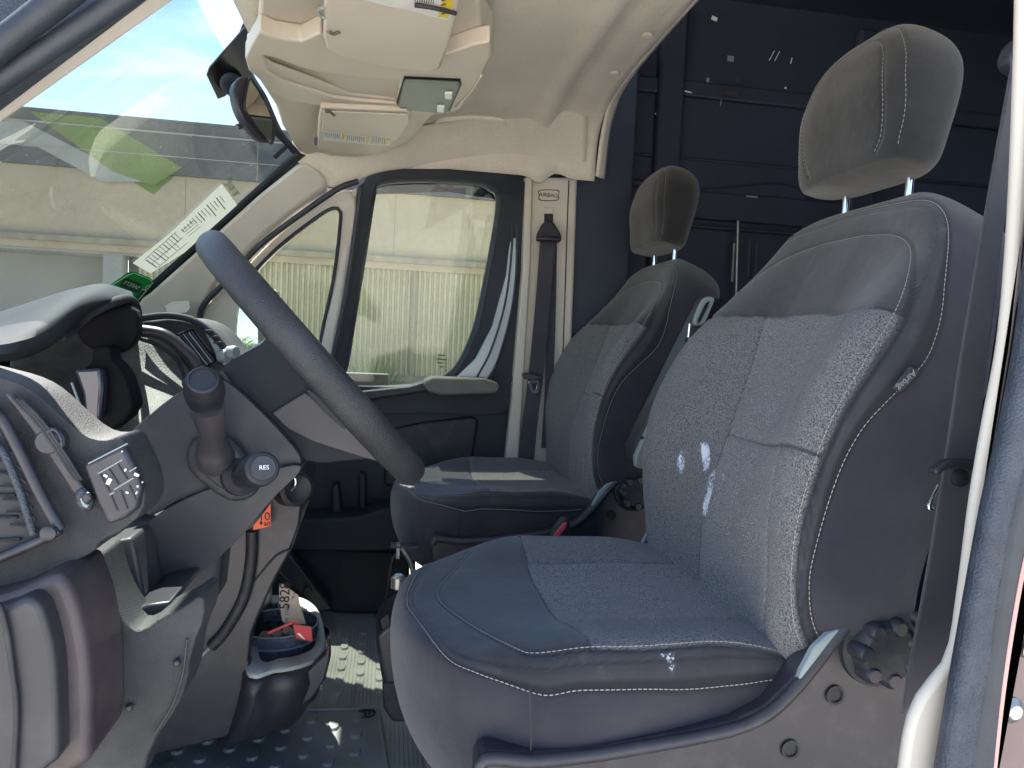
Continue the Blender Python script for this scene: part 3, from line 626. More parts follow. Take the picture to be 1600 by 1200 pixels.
def seatmat(name, has_mesh=True, k=1.0):
    m = bpy.data.materials.new(name); m.use_nodes = True; t = m.node_tree; t.nodes.clear(); l = t.links.new
    o = N(t, 'ShaderNodeOutputMaterial'); b = N(t, 'ShaderNodeBsdfPrincipled'); l(b.outputs[0], o.inputs[0]); b.inputs['Roughness'].default_value = .88; b.inputs['Specular IOR Level'].default_value = .3
    b.inputs['Sheen Weight'].default_value = .35; b.inputs['Sheen Roughness'].default_value = .5
    cd = N(t, 'ShaderNodeTexCoord').outputs['Object']
    def noise(sc, det=3, rough=.5):
        n = N(t, 'ShaderNodeTexNoise'); n.inputs['Scale'].default_value = sc; n.inputs['Detail'].default_value = det; n.inputs['Roughness'].default_value = rough; l(cd, n.inputs['Vector']); return n.outputs[0]
    def rng_(i, a, b_, c, d):
        r = N(t, 'ShaderNodeMapRange'); l(i, r.inputs[0]); r.inputs[1].default_value = a; r.inputs[2].default_value = b_; r.inputs[3].default_value = c; r.inputs[4].default_value = d; return r.outputs[0]
    def mixc(f, a, b_):
        x = N(t, 'ShaderNodeMix', data_type='RGBA'); l(f, x.inputs[0])
        for k, v in ((6, a), (7, b_)):
            if isinstance(v, tuple): x.inputs[k].default_value = (*v, 1)
            else: l(v, x.inputs[k])
        return x.outputs[2]
    def attr(n): 
        a = N(t, 'ShaderNodeAttribute'); a.attribute_name = n; return a.outputs['Fac']
    # dark smooth cloth with rubbed dust
    dark = mixc(rng_(noise(7, 6, .6), .42, .72, 0, 1), (.034*k, .035*k, .041*k), (.060*k, .058*k, .065*k))
    dark = mixc(rng_(noise(24, 6, .7), .56, .74, 0, .35), dark, (.15*k, .15*k, .16*k))
    fine = noise(1500, 2)
    if has_mesh:
        sp = rng_(noise(640, 2, .6), .42, .60, 0, 1)
        weave = mixc(sp, (.050, .050, .053), (.37, .36, .355))
        weave = mixc(rng_(noise(9, 5), .35, .75, 0, .35), weave, (.12, .115, .13))
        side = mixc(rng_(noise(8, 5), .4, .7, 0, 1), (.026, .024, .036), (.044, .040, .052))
        f_mesh = rng_(attr('mesh_cloth'), -.0008, .0008, 1, 0)
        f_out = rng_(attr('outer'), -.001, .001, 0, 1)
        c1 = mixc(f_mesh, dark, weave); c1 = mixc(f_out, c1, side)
        ins = rng_(attr('insert'), -.0008, .0008, 1.12, .86); vm = N(t, 'ShaderNodeVectorMath', operation='SCALE'); l(c1, vm.inputs[0]); l(ins, vm.inputs['Scale'])  # insert lightened, bolsters darkened: light on the seat painted into the cloth
        c1 = mixc(f_mesh, c1, vm.outputs[0]); c1 = mixc(rng_(attr('seam_shade'), .45, .80, 0, .85), c1, (.012, .012, .016))  # groove shade painted in: cloth darkens along the seams
        l(c1, b.inputs['Base Color'])
        hm = N(t, 'ShaderNodeMix', data_type='FLOAT'); l(f_mesh, hm.inputs[0]); l(fine, hm.inputs[2])
        spm = N(t, 'ShaderNodeMath', operation='MULTIPLY'); l(sp, spm.inputs[0]); spm.inputs[1].default_value = 2.2; l(spm.outputs[0], hm.inputs[3]); h = hm.outputs[0]
    else:
        l(dark, b.inputs['Base Color']); h = fine
    bp = N(t, 'ShaderNodeBump'); bp.inputs['Distance'].default_value = .0006; bp.inputs['Strength'].default_value = .9; l(h, bp.inputs['Height'])
    bp2 = N(t, 'ShaderNodeBump'); bp2.inputs['Distance'].default_value = .006; bp2.inputs['Strength'].default_value = .5; l(noise(14, 4), bp2.inputs['Height']); l(bp.outputs[0], bp2.inputs['Normal']); l(bp2.outputs[0], b.inputs['Normal'])
    return m
SEATM = seatmat('seat_cloth'); HEADM = seatmat('headrest_cloth', False, .46)
def stitches(name, pad, poly, mat, parent, step=.0062, ln=.0045, th=.00055, closed=False, off=.0006):
    pl = cat([list(p) for p in poly], 400, closed) if len(poly) < 200 else np.array(poly)
    pts = np.array([pad.front(y, a, off) for y, a in pl]); s = np.r_[0, np.cumsum(np.linalg.norm(np.diff(pts, axis=0), axis=1))]
    V = []; Fc = []; d = 0
    while d+ln < s[-1]:
        p0 = np.array([np.interp(d, s, pts[:, k]) for k in range(3)]); p1 = np.array([np.interp(d+ln, s, pts[:, k]) for k in range(3)])
        t = p1-p0; t /= np.linalg.norm(t)+1e-9; nrm = pad.en; sd = np.cross(t, nrm); sd /= np.linalg.norm(sd)+1e-9; up = np.cross(sd, t)
        k = len(V)
        for q, sc in ((p0, .55), ((p0+p1)/2, 1), (p1, .55)):
            for a_, b_ in ((-1, 0), (0, 1), (1, 0), (0, -1)): V.append(q+sd*a_*th*sc+up*b_*th*sc)
        for r in range(2):
            for i in range(4): j = (i+1) % 4; Fc.append((k+r*4+i, k+r*4+j, k+r*4+4+j, k+r*4+4+i))
        Fc += [(k+3, k+2, k+1, k), (k+8, k+9, k+10, k+11)]
        d += step
    return mesh(name, V, Fc, mat, parent, smooth=False)
def mirror_curve(half):
    """half: (|y|, a) from the bottom up to the centre line -> full curve, left to right"""
    l_ = [(-y, a) for y, a in half]; r_ = [(y, a) for y, a in half[::-1]]
    return l_+(r_[1:] if abs(half[-1][0]) < 1e-6 else r_)
SS = lambda x, a, b: max(0, min(1, (x-a)/(b-a)))**2*(3-2*max(0, min(1, (x-a)/(b-a))))

def make_seat(name, label, group):
    r = thing(name, label, 'van seat', (.3, 1.0, .65), group)
    YC = 1.0
    # ---------- backrest
    ra_ = math.radians(21); ea = A(math.sin(ra_), 0, math.cos(ra_)); en = A(-math.cos(ra_), 0, math.sin(ra_))
    H = .690
    def W(a):
        w0 = .210+.077*SS(a, -.05, .17)-.036*SS(a, .30, .55)
        if a > .46: x = min(1, (a-.46)/(H-.46)); w0 *= (1-x**2.8)**(1/2.4)
        return w0
    def Tz(a, t):
        if a > H-.07: t *= max(0, 1-min(1, (a-H+.07)/.07)**2.2)**.5
        return t
    def Tf(a): return Tz(a, .050)
    def Tb(a): return Tz(a, .085)
    def rel(y, a):
        b = (.036+.026*SS(a, .1, .3))*SS(abs(y), .05, .235)*SS(a, -.1, .10)*(1-.85*SS(a, .40, .62))
        return b+.012*math.exp(-((a-.16)/.12)**2)*(1-SS(abs(y), .08, .15))
    back = Pad((.478, YC+.005, 1.035), ea, en, -.05, H, W, Tf, Tb, rel, p=11., q=2.6, bend=lambda a: .022*math.exp(-((a-.32)/.15)**2)-.045*(1-SS(a, -.02, .22)))
    inner = [(.245, -.05), (.249, .04), (.2505, .0832), (.2500, .13), (.2542, .1747), (.2610, .235), (.2650, .293), (.2640, .3465), (.2585, .408), (.2437, .4792), (.2213, .5295), (.1828, .5725), (.1303, .5988), (.0595, .6115), (0, .613)]
    outer = [(.252, -.05), (.256, .05), (.2592, .1058), (.2633, .1408), (.2693, .1972), (.2717, .2423), (.2733, .2875), (.2740, .32), (.2725, .3653), (.2672, .4107), (.2587, .455), (.2458, .5107), (.2278, .5648), (.2038, .607), (.1763, .6338), (.1415, .6465), (.06, .658), (0, .661)]
    ci = cat([list(p) for p in mirror_curve(inner)], 120); co = cat([list(p) for p in mirror_curve(outer)], 140)
    mesh_poly = [p for p in ci if p[1] < .468]; lft = [p for p in mesh_poly if p[0] < 0]; rgt = [p for p in mesh_poly if p[0] > 0]
    mesh_poly = [(-.262, -.08)]+[tuple(p) for p in lft]+[(-.235, .470), (-.10, .487), (0, .490), (.10, .487), (.235, .470)]+[tuple(p) for p in rgt]+[(.262, -.08)]
    outer_poly = [(-.268, -.1)]+[tuple(p) for p in co]+[(.268, -.1)]
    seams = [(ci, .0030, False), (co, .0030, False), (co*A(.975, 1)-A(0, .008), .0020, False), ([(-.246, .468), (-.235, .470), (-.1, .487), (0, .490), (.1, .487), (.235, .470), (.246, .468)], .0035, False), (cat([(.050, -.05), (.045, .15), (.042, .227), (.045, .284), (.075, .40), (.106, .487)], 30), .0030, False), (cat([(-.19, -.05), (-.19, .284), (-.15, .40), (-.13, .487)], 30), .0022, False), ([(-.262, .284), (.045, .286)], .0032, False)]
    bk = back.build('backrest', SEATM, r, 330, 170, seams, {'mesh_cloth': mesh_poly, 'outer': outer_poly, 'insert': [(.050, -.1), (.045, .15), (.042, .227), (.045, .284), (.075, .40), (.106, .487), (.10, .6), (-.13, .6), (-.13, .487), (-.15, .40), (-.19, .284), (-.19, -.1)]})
    stitches('stitching', back, [tuple(p*A(.985, 1)-A(0, .002)) for p in ci if p[1] > .035], STITCH, bk)
    stitches('stitching', back, [tuple(p) for p in co*A(1.006, 1) if p[1] > .045], STITCH, bk)
    # ---------- cushion
    cea = A(-1, 0, -.02); cen = A(-.02, 0, 1.0); X1 = .50; Lc = .485
    def Wc(a):
        w0 = .244+.018*SS(a, .0, .3)
        if a > .27: x = min(1, (a-.27)/(Lc-.27)); w0 *= (1-x**2.3)**(1/2.1)
        return w0
    def Tfc(a):
        t = .046
        if a > Lc-.04: t *= max(0, 1-min(1, (a-Lc+.04)/.04)**2.3)**.5
        return t
    def Tbc(a):
        t = .085+.05*SS(a, .10, .36)
        if a > Lc-.14: t *= max(0, 1-min(1, (a-Lc+.14)/.14)**2.6)**.5
        return t
    def relc(y, a):
        return .032*SS(abs(y), .05, .235)*(1-SS(a, .25, .42))*(.25+.75*SS(a, -.03, .13))+.006*math.exp(-((a-.38)/.09)**2)
    cush = Pad((X1, YC+.005, 1.054), cea, cen, -.06, Lc, Wc, Tfc, Tbc, relc, p=9., q=2.8)
    cin = [(.231, -.05), (.229, .0093), (.2255, .0608), (.228, .1305), (.2345, .216), (.2338, .2803), (.2273, .3227), (.210, .3447), (.1398, .3768), (.0695, .4048), (.03, .418), (0, .421)]
    cou = [(.238, -.05), (.240, .012), (.2405, .048), (.2450, .102), (.2520, .189), (.2555, .285), (.2463, .3383), (.2113, .3918), (.1607, .4288), (.0443, .4573), (0, .461)]
    di = cat([list(p) for p in mirror_curve(cin)], 120); do = cat([list(p) for p in mirror_curve(cou)], 140)
    mp_ = [(-.231, -.1), (-.226, .06), (-.228, .13), (-.2345, .216), (-.233, .267), (-.09, .275), (0, .276), (.09, .275), (.233, .267), (.2345, .216), (.228, .13), (.226, .06), (.231, -.1)]
    op_ = [(-.24, -.1)]+[tuple(p) for p in do]+[(.24, -.1)]
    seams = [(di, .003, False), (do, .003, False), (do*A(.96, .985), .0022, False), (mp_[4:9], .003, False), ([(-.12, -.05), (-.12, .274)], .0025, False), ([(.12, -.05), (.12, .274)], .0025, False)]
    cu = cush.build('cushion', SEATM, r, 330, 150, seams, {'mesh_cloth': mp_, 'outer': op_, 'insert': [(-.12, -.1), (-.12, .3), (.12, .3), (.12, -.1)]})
    stitches('stitching', cush, [tuple(p*A(.99, 1)) for p in di], STITCH, cu)
    stitches('stitching', cush, [tuple(p) for p in do*A(1.006, 1.004)], STITCH, cu, th=.0007)
    tube('corner_seam', [(827, 1076, .7385), (829, 1110, .7375), (830, 1150, .739), (829, 1178, .742)], .0010, INK, cu, seg=6)
    # ---------- headrest
    rh = math.radians(14); hea = A(math.sin(rh), 0, math.cos(rh)); hen = A(-math.cos(rh), 0, math.sin(rh)); Hh = .212
    def Wh(a):
        w0 = .138*(1-(abs(a-.07)/.34)**2.5)
        if a > .08: x = min(1, (a-.08)/(Hh-.08)); w0 *= max(0, 1-x**2.5)**(1/2.4)
        if a < .03: x = min(1, (.03-a)/.03); w0 *= (1-.10*x**2)
        return w0
    def Th(a, T):
        if a > .14: T = T*(1-min(1, (a-.14)/(Hh-.14))**2.2)**.5
        if a < .02: T = T*(.78+.22*(1-((.02-a)/.02)**2)**.5)
        T *= .42+.58*SS(a, -.01, .11)
        return T
    head = Pad((.656, YC, 1.711), hea, hen, 0, Hh, Wh, lambda a: Th(a, .062), lambda a: Th(a, .058)/(.42+.58*SS(a, -.01, .11)), lambda y, a: 0, p=4.2, q=2.6)
    hi = [(.080, .012), (.092, .03), (.098, .07), (.092, .11), (.075, .150), (.04, .169), (0, .173)]
    ho = [(.118, .015), (.125, .05), (.124, .09), (.112, .135), (.085, .172), (.045, .192), (0, .198)]
    h1 = cat([list(p) for p in mirror_curve(hi)], 100); h2 = cat([list(p) for p in mirror_curve(ho)], 100)
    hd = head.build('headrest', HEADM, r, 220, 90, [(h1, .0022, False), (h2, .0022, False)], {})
    stitches('stitching', head, [tuple(p) for p in h1], STITCHD, hd, step=.0065); stitches('stitching', head, [tuple(p) for p in h2], STITCHD, hd, step=.0065)
    for dy in (-.072, .072):
        base = A(.692, YC+dy, 1.625); pa = A(.03, 0, 1)
        lathe('headrest_post', base, pa, [(0, .0055), (.12, .0055)], CHROME, r, 20)
        lathe('post_collar', base+pa*.026, pa, [(0, .013), (.008, .012), (.010, .008)], BLK, r, 20)
    # ---------- side covers, knob, base
    def cover(side):
        s = -1 if side < 0 else 1
        y0 = YC+s*.262; th = s*-.035
        cpx = [(744, 1196), (752, 1180), (775, 1178), (830, 1182), (920, 1173), (1000, 1160), (1080, 1146), (1150, 1130), (1200, 1106), (1240, 1068), (1270, 1032), (1300, 993), (1325, 966), (1355, 950), (1395, 946), (1428, 958), (1446, 985), (1450, 1040), (1440, 1100), (1400, 1330), (744, 1330)]
        cc = [P(x, y, .735) for x, y in cpx]
        pp = [A(p[0], y0, p[2]) for p in cc]
        o = prism('side_cover', pp, (0, th, 0), BLKS, r, .006, 3)
        top = [A(p[0]+.003, y0+s*.002, p[2]-.006) for p in cc[:17]]
        tube('cover_lip', top, .0075, SHROUD, o, n=90, seg=10)
        for q in ((1306, 1087), (1236, 1172)):
            x, _, z = P(*q, .735)
            lathe('cover_screw', A(x, y0+s*.001, z), (0, s, 0), [(0, .011), (.002, .011), (.0022, .008), (-.004, .0075), (-.004, .003)], BLK, o, 20)
        return o
    cv = cover(-1); cover(1)
    kc = P(1372, 1010, .735)
    kn = lathe('recline_knob', A(kc[0], YC-.262, kc[2]), (0, -1, 0), [(0, .046), (.006, .045), (.008, .037), (.022, .034), (.026, .030), (.027, .0)], BLK, r, 40, cap=False)
    for k in range(7):
        an = k*2*math.pi/7+2.2
        lathe('knob_grip', A(kc[0]+math.cos(an)*.030, YC-.262, kc[2]+math.sin(an)*.030), (0, -1, 0), [(0, .0115), (.024, .0105), (.029, .007)], BLKS, kn, 14)
    hb = [(1264, 1008), (1287, 986), (1320, 969), (1310, 985), (1287, 1014), (1262, 1044), (1245, 1064), (1236, 1070), (1246, 1042)]
    prism('hinge_bracket', [P(*q, .742) for q in hb], (0, -.010, 0), GREYT, r, .002, 2)
    prism('hinge_bracket', [P(*q, .742)*A(1, 0, 1)+A(0, YC+.255, 0) for q in hb], (0, .010, 0), GREYT, r, .002, 2)
    box('seat_base', A(.36, YC, .80), (.42, .40, .29), DARK, r, .02)
    tube('seat_rail', [A(.12, YC-.20, .86), A(.3, YC-.20, .86), A(.58, YC-.20, .86)], .012, STEEL, r, flat=.5)
    tube('seat_rail', [A(.12, YC+.20, .86), A(.3, YC+.20, .86), A(.58, YC+.20, .86)], .012, STEEL, r, flat=.5)
    tube('slide_bar', [A(.20, YC-.20, .85), A(.10, YC-.19, .86), A(.075, YC-.16, .90), A(.072, YC-.08, .92), A(.072, YC+.08, .92), A(.075, YC+.16, .90), A(.10, YC+.19, .86)], .007, STEEL, r)
    return r, back, cush, head
seat, back, cush, head = make_seat('van_seat', 'near driver seat in dark cloth with pale stitching and white scuffs on its backrest', 'two cab seats')
def copy_tree(o, parent=None):
    c = o.copy(); COL.objects.link(c); c.parent = parent
    for ch in [x for x in bpy.data.objects if x.parent == o]: copy_tree(ch, c)
    return c
seat2 = copy_tree(seat); seat2.location.y += .85
seat2['label'] = 'far passenger seat in dark cloth beside the passenger door, smaller in view'
# driver seat only: airbag tag, scuffs, raised armrest, buckle
tg = prism('airbag_tag', [P(1396, 606, .727), P(1422, 572, .727), (1435, 578, .727), (1436, 583, .727), (1409, 613, .727), (1404, 612, .727)], (0, .003, 0), SHROUD, seat, .0008, 2)
ta, tb = P(1428, 582, .7255), P(1405, 606, .7255)
text('tag_lettering', 'Airbag', (ta+tb)/2, tuple(tb-ta), tuple(P(1424, 604, .7255)-P(1412, 592, .7255)), .0105, GREYT, tg)
def scuffmat():
    m = bpy.data.materials.new('white_scuff'); m.use_nodes = True; t = m.node_tree; t.nodes.clear(); l = t.links.new
    o = N(t, 'ShaderNodeOutputMaterial'); d = N(t, 'ShaderNodeBsdfDiffuse'); d.inputs[0].default_value = (.75, .78, .82, 1); tr = N(t, 'ShaderNodeBsdfTransparent')
    uv = N(t, 'ShaderNodeUVMap'); cd = N(t, 'ShaderNodeTexCoord'); n = N(t, 'ShaderNodeTexNoise'); n.inputs['Scale'].default_value = 210; n.inputs['Detail'].default_value = 6; n.inputs['Roughness'].default_value = .8; l(cd.outputs['Object'], n.inputs['Vector'])
    n2 = N(t, 'ShaderNodeTexNoise'); n2.inputs['Scale'].default_value = 45; n2.inputs['Detail'].default_value = 3; l(cd.outputs['Object'], n2.inputs['Vector'])
    at = N(t, 'ShaderNodeAttribute'); at.attribute_name = 'edge'
    a1 = N(t, 'ShaderNodeMath', operation='MULTIPLY_ADD'); l(n.outputs[0], a1.inputs[0]); a1.inputs[1].default_value = 1.8; l(at.outputs['Fac'], a1.inputs[2])
    a2 = N(t, 'ShaderNodeMath', operation='ADD'); l(n2.outputs[0], a2.inputs[0]); l(a1.outputs[0], a2.inputs[1])
    mr = N(t, 'ShaderNodeMapRange'); mr.inputs[1].default_value = 1.88; mr.inputs[2].default_value = 2.2; l(a2.outputs[0], mr.inputs[0])
    ms = N(t, 'ShaderNodeMixShader'); l(mr.outputs[0], ms.inputs[0]); l(tr.outputs[0], ms.inputs[1]); l(d.outputs[0], ms.inputs[2]); l(ms.outputs[0], o.inputs[0])
    return m
SCUFF = scuffmat()
def scuff(pad, pts, wd, parent, strength=.62, lift=.0022):
    """a chalky smear along a curve of (y,a) points on the pad"""
    c = cat([list(p) for p in pts], 24); T = np.gradient(c, axis=0); T /= np.linalg.norm(T, axis=1)[:, None]; Nn = np.stack([-T[:, 1], T[:, 0]], 1)
    G = []; E = []
    for k in range(24):
        e = math.sin(math.pi*(k+.5)/24)**.6; row = []
        for u in np.linspace(-1, 1, 9):
            y, a = c[k]+Nn[k]*u*wd; row.append(pad.front(y, a, lift)); E.append(strength*e*(1-u*u))
        G.append(row)
    o = grid('white_scuff', G, SCUFF, parent); at = o.data.attributes.new('edge', 'FLOAT', 'POINT'); at.data.foreach_set('value', np.array(E, np.float32)); return o
def inv(pad, px, py):
    """(y,a) on the pad seen at a pixel"""
    best = None
    for rr, c0 in ((.3, (0, .25)), (.04, None), (.006, None), (.001, None)):
        if c0 is None: c0 = best[1]
        for y in np.linspace(c0[0]-rr, c0[0]+rr, 25):
            for a in np.linspace(c0[1]-rr, c0[1]+rr, 25):
                if abs(y) > pad.W(max(pad.a0, min(pad.a1, a)))*.98 or a > pad.a1 or a < pad.a0: continue
                c = M.T@(pad.front(y, a)-CP); q = (800-F*c[0]/c[2], 600+F*c[1]/c[2]); e = (q[0]-px)**2+(q[1]-py)**2
                if best is None or e < best[0]: best = (e, (y, a))
    return best[1]
for pts, wd, st in (([(1072, 700), (1066, 722), (1070, 745)], .015, .72), ([(1096, 684), (1104, 708), (1107, 725), (1100, 745)], .015, .95), ([(1118, 728), (1112, 760), (1104, 795), (1099, 822)], .018, .80), ([(1140, 735), (1125, 760)], .016, .52)):
    scuff(back, [inv(back, *p) for p in pts], wd, seat, st)
for pts, wd, st in (([(1038, 1018), (1048, 1034), (1058, 1048)], .009, .55), ([(1030, 1030), (1042, 1038)], .010, .5), ([(935, 850), (940, 880), (935, 905)], .012, .30), ([(700, 905), (690, 950)], .02, .30)):
    scuff(cush, [inv(cush, *p) for p in pts], wd, seat, st)
ar = prism('raised_armrest', [(1108, 462, 1.36), (1136, 470, 1.36), (1140, 500, 1.36), (1010, 730, 1.36), (992, 726, 1.36), (990, 700, 1.36)], (0, .06, 0), BLKS, seat, .008, 3)
def on_ar(px, py): return P(px, py, 1.356)
prism('armrest_strip', [on_ar(1075, 527), on_ar(1092, 527), on_ar(1074, 585), on_ar(1010, 722), on_ar(1000, 732), on_ar(989, 728), on_ar(988, 712), on_ar(1040, 598)], (0, -.014, 0), GREYT, ar, .004, 3)
ring('armrest_loop', [on_ar(1081, 505), on_ar(1096, 468), on_ar(1112, 466), on_ar(1108, 482), on_ar(1096, 506)], [on_ar(1087, 502), on_ar(1099, 475), on_ar(1107, 472), on_ar(1104, 482), on_ar(1093, 503)], (0, -.012, 0), GREYT, ar, 40, .002, 2)
for px, py in ((1072, 532), (1081, 532), (1047, 605), (1003, 684)):
    lathe('strip_hole', P(px, py, 1.3405), (0, -1, 0), [(0, .0035), (.0008, .0035)], INK, ar, 12)
tube('armrest_pin', [P(1078, 506, 1.345), P(1076, 527, 1.345)], .003, CHROME, ar, seg=8, n=4)

# ================================================================== SEAT BELTS
b1 = thing('seat_belt', 'dark belt hanging on the cream pillar behind the far passenger seat', 'seat belt', tuple(P(855, 400, 2.09)), 'seat belts on the pillars')
prism('belt_guide', [(853, 345, 2.09), (862, 348, 2.09), (874, 368, 2.09), (875, 378, 2.09), (868, 380, 2.09), (843, 378, 2.09), (837, 374, 2.09), (838, 366, 2.09), (845, 352, 2.09)], (0, -.025, 0), BLK, b1, .006, 3)
tube('guide_bar', [(838, 373, 2.06), (856, 373, 2.058), (874, 375, 2.06)], .0075, BLKS, b1)
strap('webbing', [(856, 376, 2.07), (848, 480, 2.07), (838, 580, 2.07), (826, 680, 2.07), (818, 790, 2.07)], (.022, 0, 0), .0025, WEB, b1)
strap('webbing', [(864, 376, 2.085), (862, 480, 2.085), (858, 600, 2.085), (852, 700, 2.085)], (.012, 0, 0), .0025, WEB, b1)
prism('tongue_stop', [(814, 584, 2.06), (822, 582, 2.06), (843, 586, 2.06), (846, 592, 2.06), (832, 594, 2.06), (818, 592, 2.06)], (0, -.014, 0), BLKS, b1, .003, 2)
ring('belt_tongue', [(826, 596, 2.05), (842, 594, 2.05), (841, 612, 2.05), (830, 613, 2.05)], [(831, 600, 2.05), (838, 599, 2.05), (837, 608, 2.05), (833, 609, 2.05)], (0, -.003, 0), CHROME, b1, 32, .0005, 1)
b2 = thing('seat_belt', 'dark belt running down the doorway edge beside the near driver seat', 'seat belt', tuple(P(1500, 600, .64)), 'seat belts on the pillars')
strap('webbing', [(1592, 96, .64), (1560, 300, .64), (1524, 540, .645), (1495, 760, .65), (1470, 930, .655), (1440, 1110, .66)], [(.010, .004, 0), (.022, .004, 0), (.026, .004, 0), (.025, .004, 0)], .003, WEB, b2, 60)
prism('belt_guide', [(1572, 66, .66), (1560, 80, .66), (1553, 100, .66), (1558, 116, .66), (1574, 124, .66), (1600, 120, .66), (1600, 70, .66)], (0, -.02, 0), BLKS, b2, .008, 4)
prism('tongue_stop', [(1446, 733, .635), (1464, 718, .635), (1480, 714, .635), (1524, 718, .635), (1524, 734, .635), (1480, 729, .635), (1468, 730, .635), (1452, 741, .635)], (0, -.012, 0), BLKS, b2, .003, 3)
tube('belt_tongue', [(1466, 760, .64), (1452, 790, .63), (1456, 796, .63)], .0025, CHROME, b2, seg=8)
lathe('stop_button', P(1498, 746, .636), (0, -1, 0), [(0, .009), (.004, .009), (.006, .004)], BLK, b2, 20)
# buckles by the passenger seat
bu = thing('belt_buckle', 'black belt buckle with red button between the two seats', 'buckle', tuple(P(872, 830, 1.50)))
prism('buckle_body', [(890, 812, 1.50), (880, 812, 1.50), (860, 838, 1.50), (868, 846, 1.50), (895, 846, 1.50)], (0, .03, 0), BLK, bu, .004, 2)
prism('release_button', [(886, 815, 1.495), (879, 817, 1.495), (864, 836, 1.495), (868, 840, 1.495), (875, 836, 1.495), (884, 824, 1.495)], (0, -.004, 0), RED, bu, .002, 2)

# ================================================================== DASHBOARD
dash = thing('dashboard', 'grained dark dashboard with hooded instruments, vents, switches and console', 'dashboard', (-.45, 1.4, .7))
# main body across the van (top face lit through the windscreen)
mid = [(230, 497), (270, 492), (305, 500), (330, 518), (350, 543), (372, 562), (440, 700), (452, 730), (460, 770), (440, 850), (300, 900), (0, 900), (-60, 560), (60, 505)]
prof('dash_body', [(x, y) for x, y in mid], 1.30, 1.50, DASH, dash, .012, 4, cut=1)
prism('dash_passenger_side', [A(-1.0, 1.50, 1.30), A(-.9, 1.50, 1.37), A(-.55, 1.50, 1.385), A(-.44, 1.50, 1.36), A(-.40, 1.50, 1.28), A(-.46, 1.50, 1.10), A(-.60, 1.50, .92), A(-1.0, 1.50, .90)], (0, .58, 0), DASH, dash, .03, 5)
sheet('dash_top', [[A(-1.02, .62, 1.30), A(-1.06, 1.4, 1.33), A(-.95, 2.15, 1.33)],
                   [A(-.80, .60, 1.40), A(-.80, 1.4, 1.42), A(-.80, 2.15, 1.38)],
                   [A(-.62, .66, 1.40), A(-.66, 1.4, 1.40), A(-.66, 2.15, 1.38)],
                   [A(-.56, .68, 1.30), A(-.56, 1.4, 1.38), A(-.56, 2.12, 1.36)]], VISORP, dash, .01, 40, 24)
# instrument hood: sheet swept from the near flank over the top to the far side
hood = [
 [(-60, 578, .74), (0, 566, .76), (30, 562, .78), (68, 548, .82), (98, 528, .88), (119, 511, .96)],
 [(-60, 560, .72), (0, 549, .735), (35, 544, .755), (76, 526, .80), (106, 507, .87), (138, 491, .97)],
 [(-60, 538, .74), (0, 526, .76), (45, 514, .78), (90, 494, .83), (130, 477, .90), (178, 470, .99)],
 [(-60, 520, .84), (0, 503, .85), (60, 480, .88), (110, 461, .93), (160, 452, 1.0), (208, 464, 1.07)],
 [(-60, 505, 1.0), (0, 487, 1.02), (60, 468, 1.05), (110, 453, 1.08), (160, 445, 1.12), (203, 456, 1.18)],
 [(-60, 520, 1.2), (0, 500, 1.22), (60, 484, 1.24), (110, 476, 1.26), (160, 478, 1.29), (208, 485, 1.30)],
 [(-60, 560, 1.34), (0, 550, 1.34), (60, 535, 1.34), (110, 525, 1.34), (160, 530, 1.34), (208, 535, 1.34)]]
sheet('instrument_hood', hood, VISORP, dash, .012, 60, 60, off=-1)
# rounded lip of the hood
tube('hood_lip', [(98, 528, .88), (117, 512, .95), (146, 488, .97), (178, 472, .99), (203, 468, 1.05), (214, 484, 1.14), (216, 512, 1.22), (210, 535, 1.30)], [.003, .005, .006, .006, .006, .006, .005, .003], VISORP, dash, 80)
# dark underside bowl and support column of the instrument pod
prism('hood_underside', [(117, 512, 1.02), (140, 494, 1.02), (175, 480, 1.02), (205, 474, 1.02), (216, 490, 1.02), (217, 522, 1.02), (207, 540, 1.02), (190, 552, 1.02), (165, 556, 1.02), (140, 545, 1.02), (124, 532, 1.02)], (-.01, .05, 0), MOUNT, dash, .012, 5, cut=1)
sheet('instrument_recess', [[(20, 545, 1.20), (70, 520, 1.22), (120, 500, 1.25), (180, 520, 1.28), (235, 524, 1.30), (270, 545, 1.30), (300, 590, 1.28)],
                            [(15, 600, 1.10), (60, 590, 1.14), (120, 580, 1.18), (180, 585, 1.22), (230, 590, 1.24), (270, 600, 1.25), (305, 620, 1.25)],
                            [(30, 680, .95), (70, 690, .98), (120, 690, 1.02), (180, 680, 1.08), (230, 660, 1.12), (270, 650, 1.16), (305, 650, 1.2)]], pmat('sunlit_dusty_recess', (.10, .105, .105), .6, bump=(500, .002), dust=(30, .4, .7, (.3, .3, .28), .5)), dash, .006, 50, 40)  # base colour raised so the dusty recess reads as sunlit
tube('recess_rim', [(217, 529, 1.25), (250, 541, 1.25), (277, 564, 1.25), (291, 597, 1.24)], .003, VISORP, dash, seg=10)
prism('pod_column', [(143, 540, .98), (172, 540, .98), (172, 560, .98), (180, 566, .98), (193, 580, .98), (203, 608, .98), (212, 642, .98), (160, 684, .98), (120, 655, .98), (106, 630, .98), (112, 600, .98), (124, 580, .98), (142, 566, .98), (144, 552, .98)], (0, .04, 0), MOUNT, dash, .012, 4, cut=1)
prism('pod_side_lens', [(115, 577, .96), (156, 575, .96), (160, 600, .96), (156, 655, .96), (132, 655, .96), (128, 615, .96)], (0, .02, 0), pmat('smoked_lens', (.06, .06, .085), .12, coat=.5), dash, .004, 3)
tube('pod_edge_line', [(112, 598, .955), (122, 625, .955), (130, 645, .955), (130, 656, .955)], .0016, GREYT, dash, seg=8)
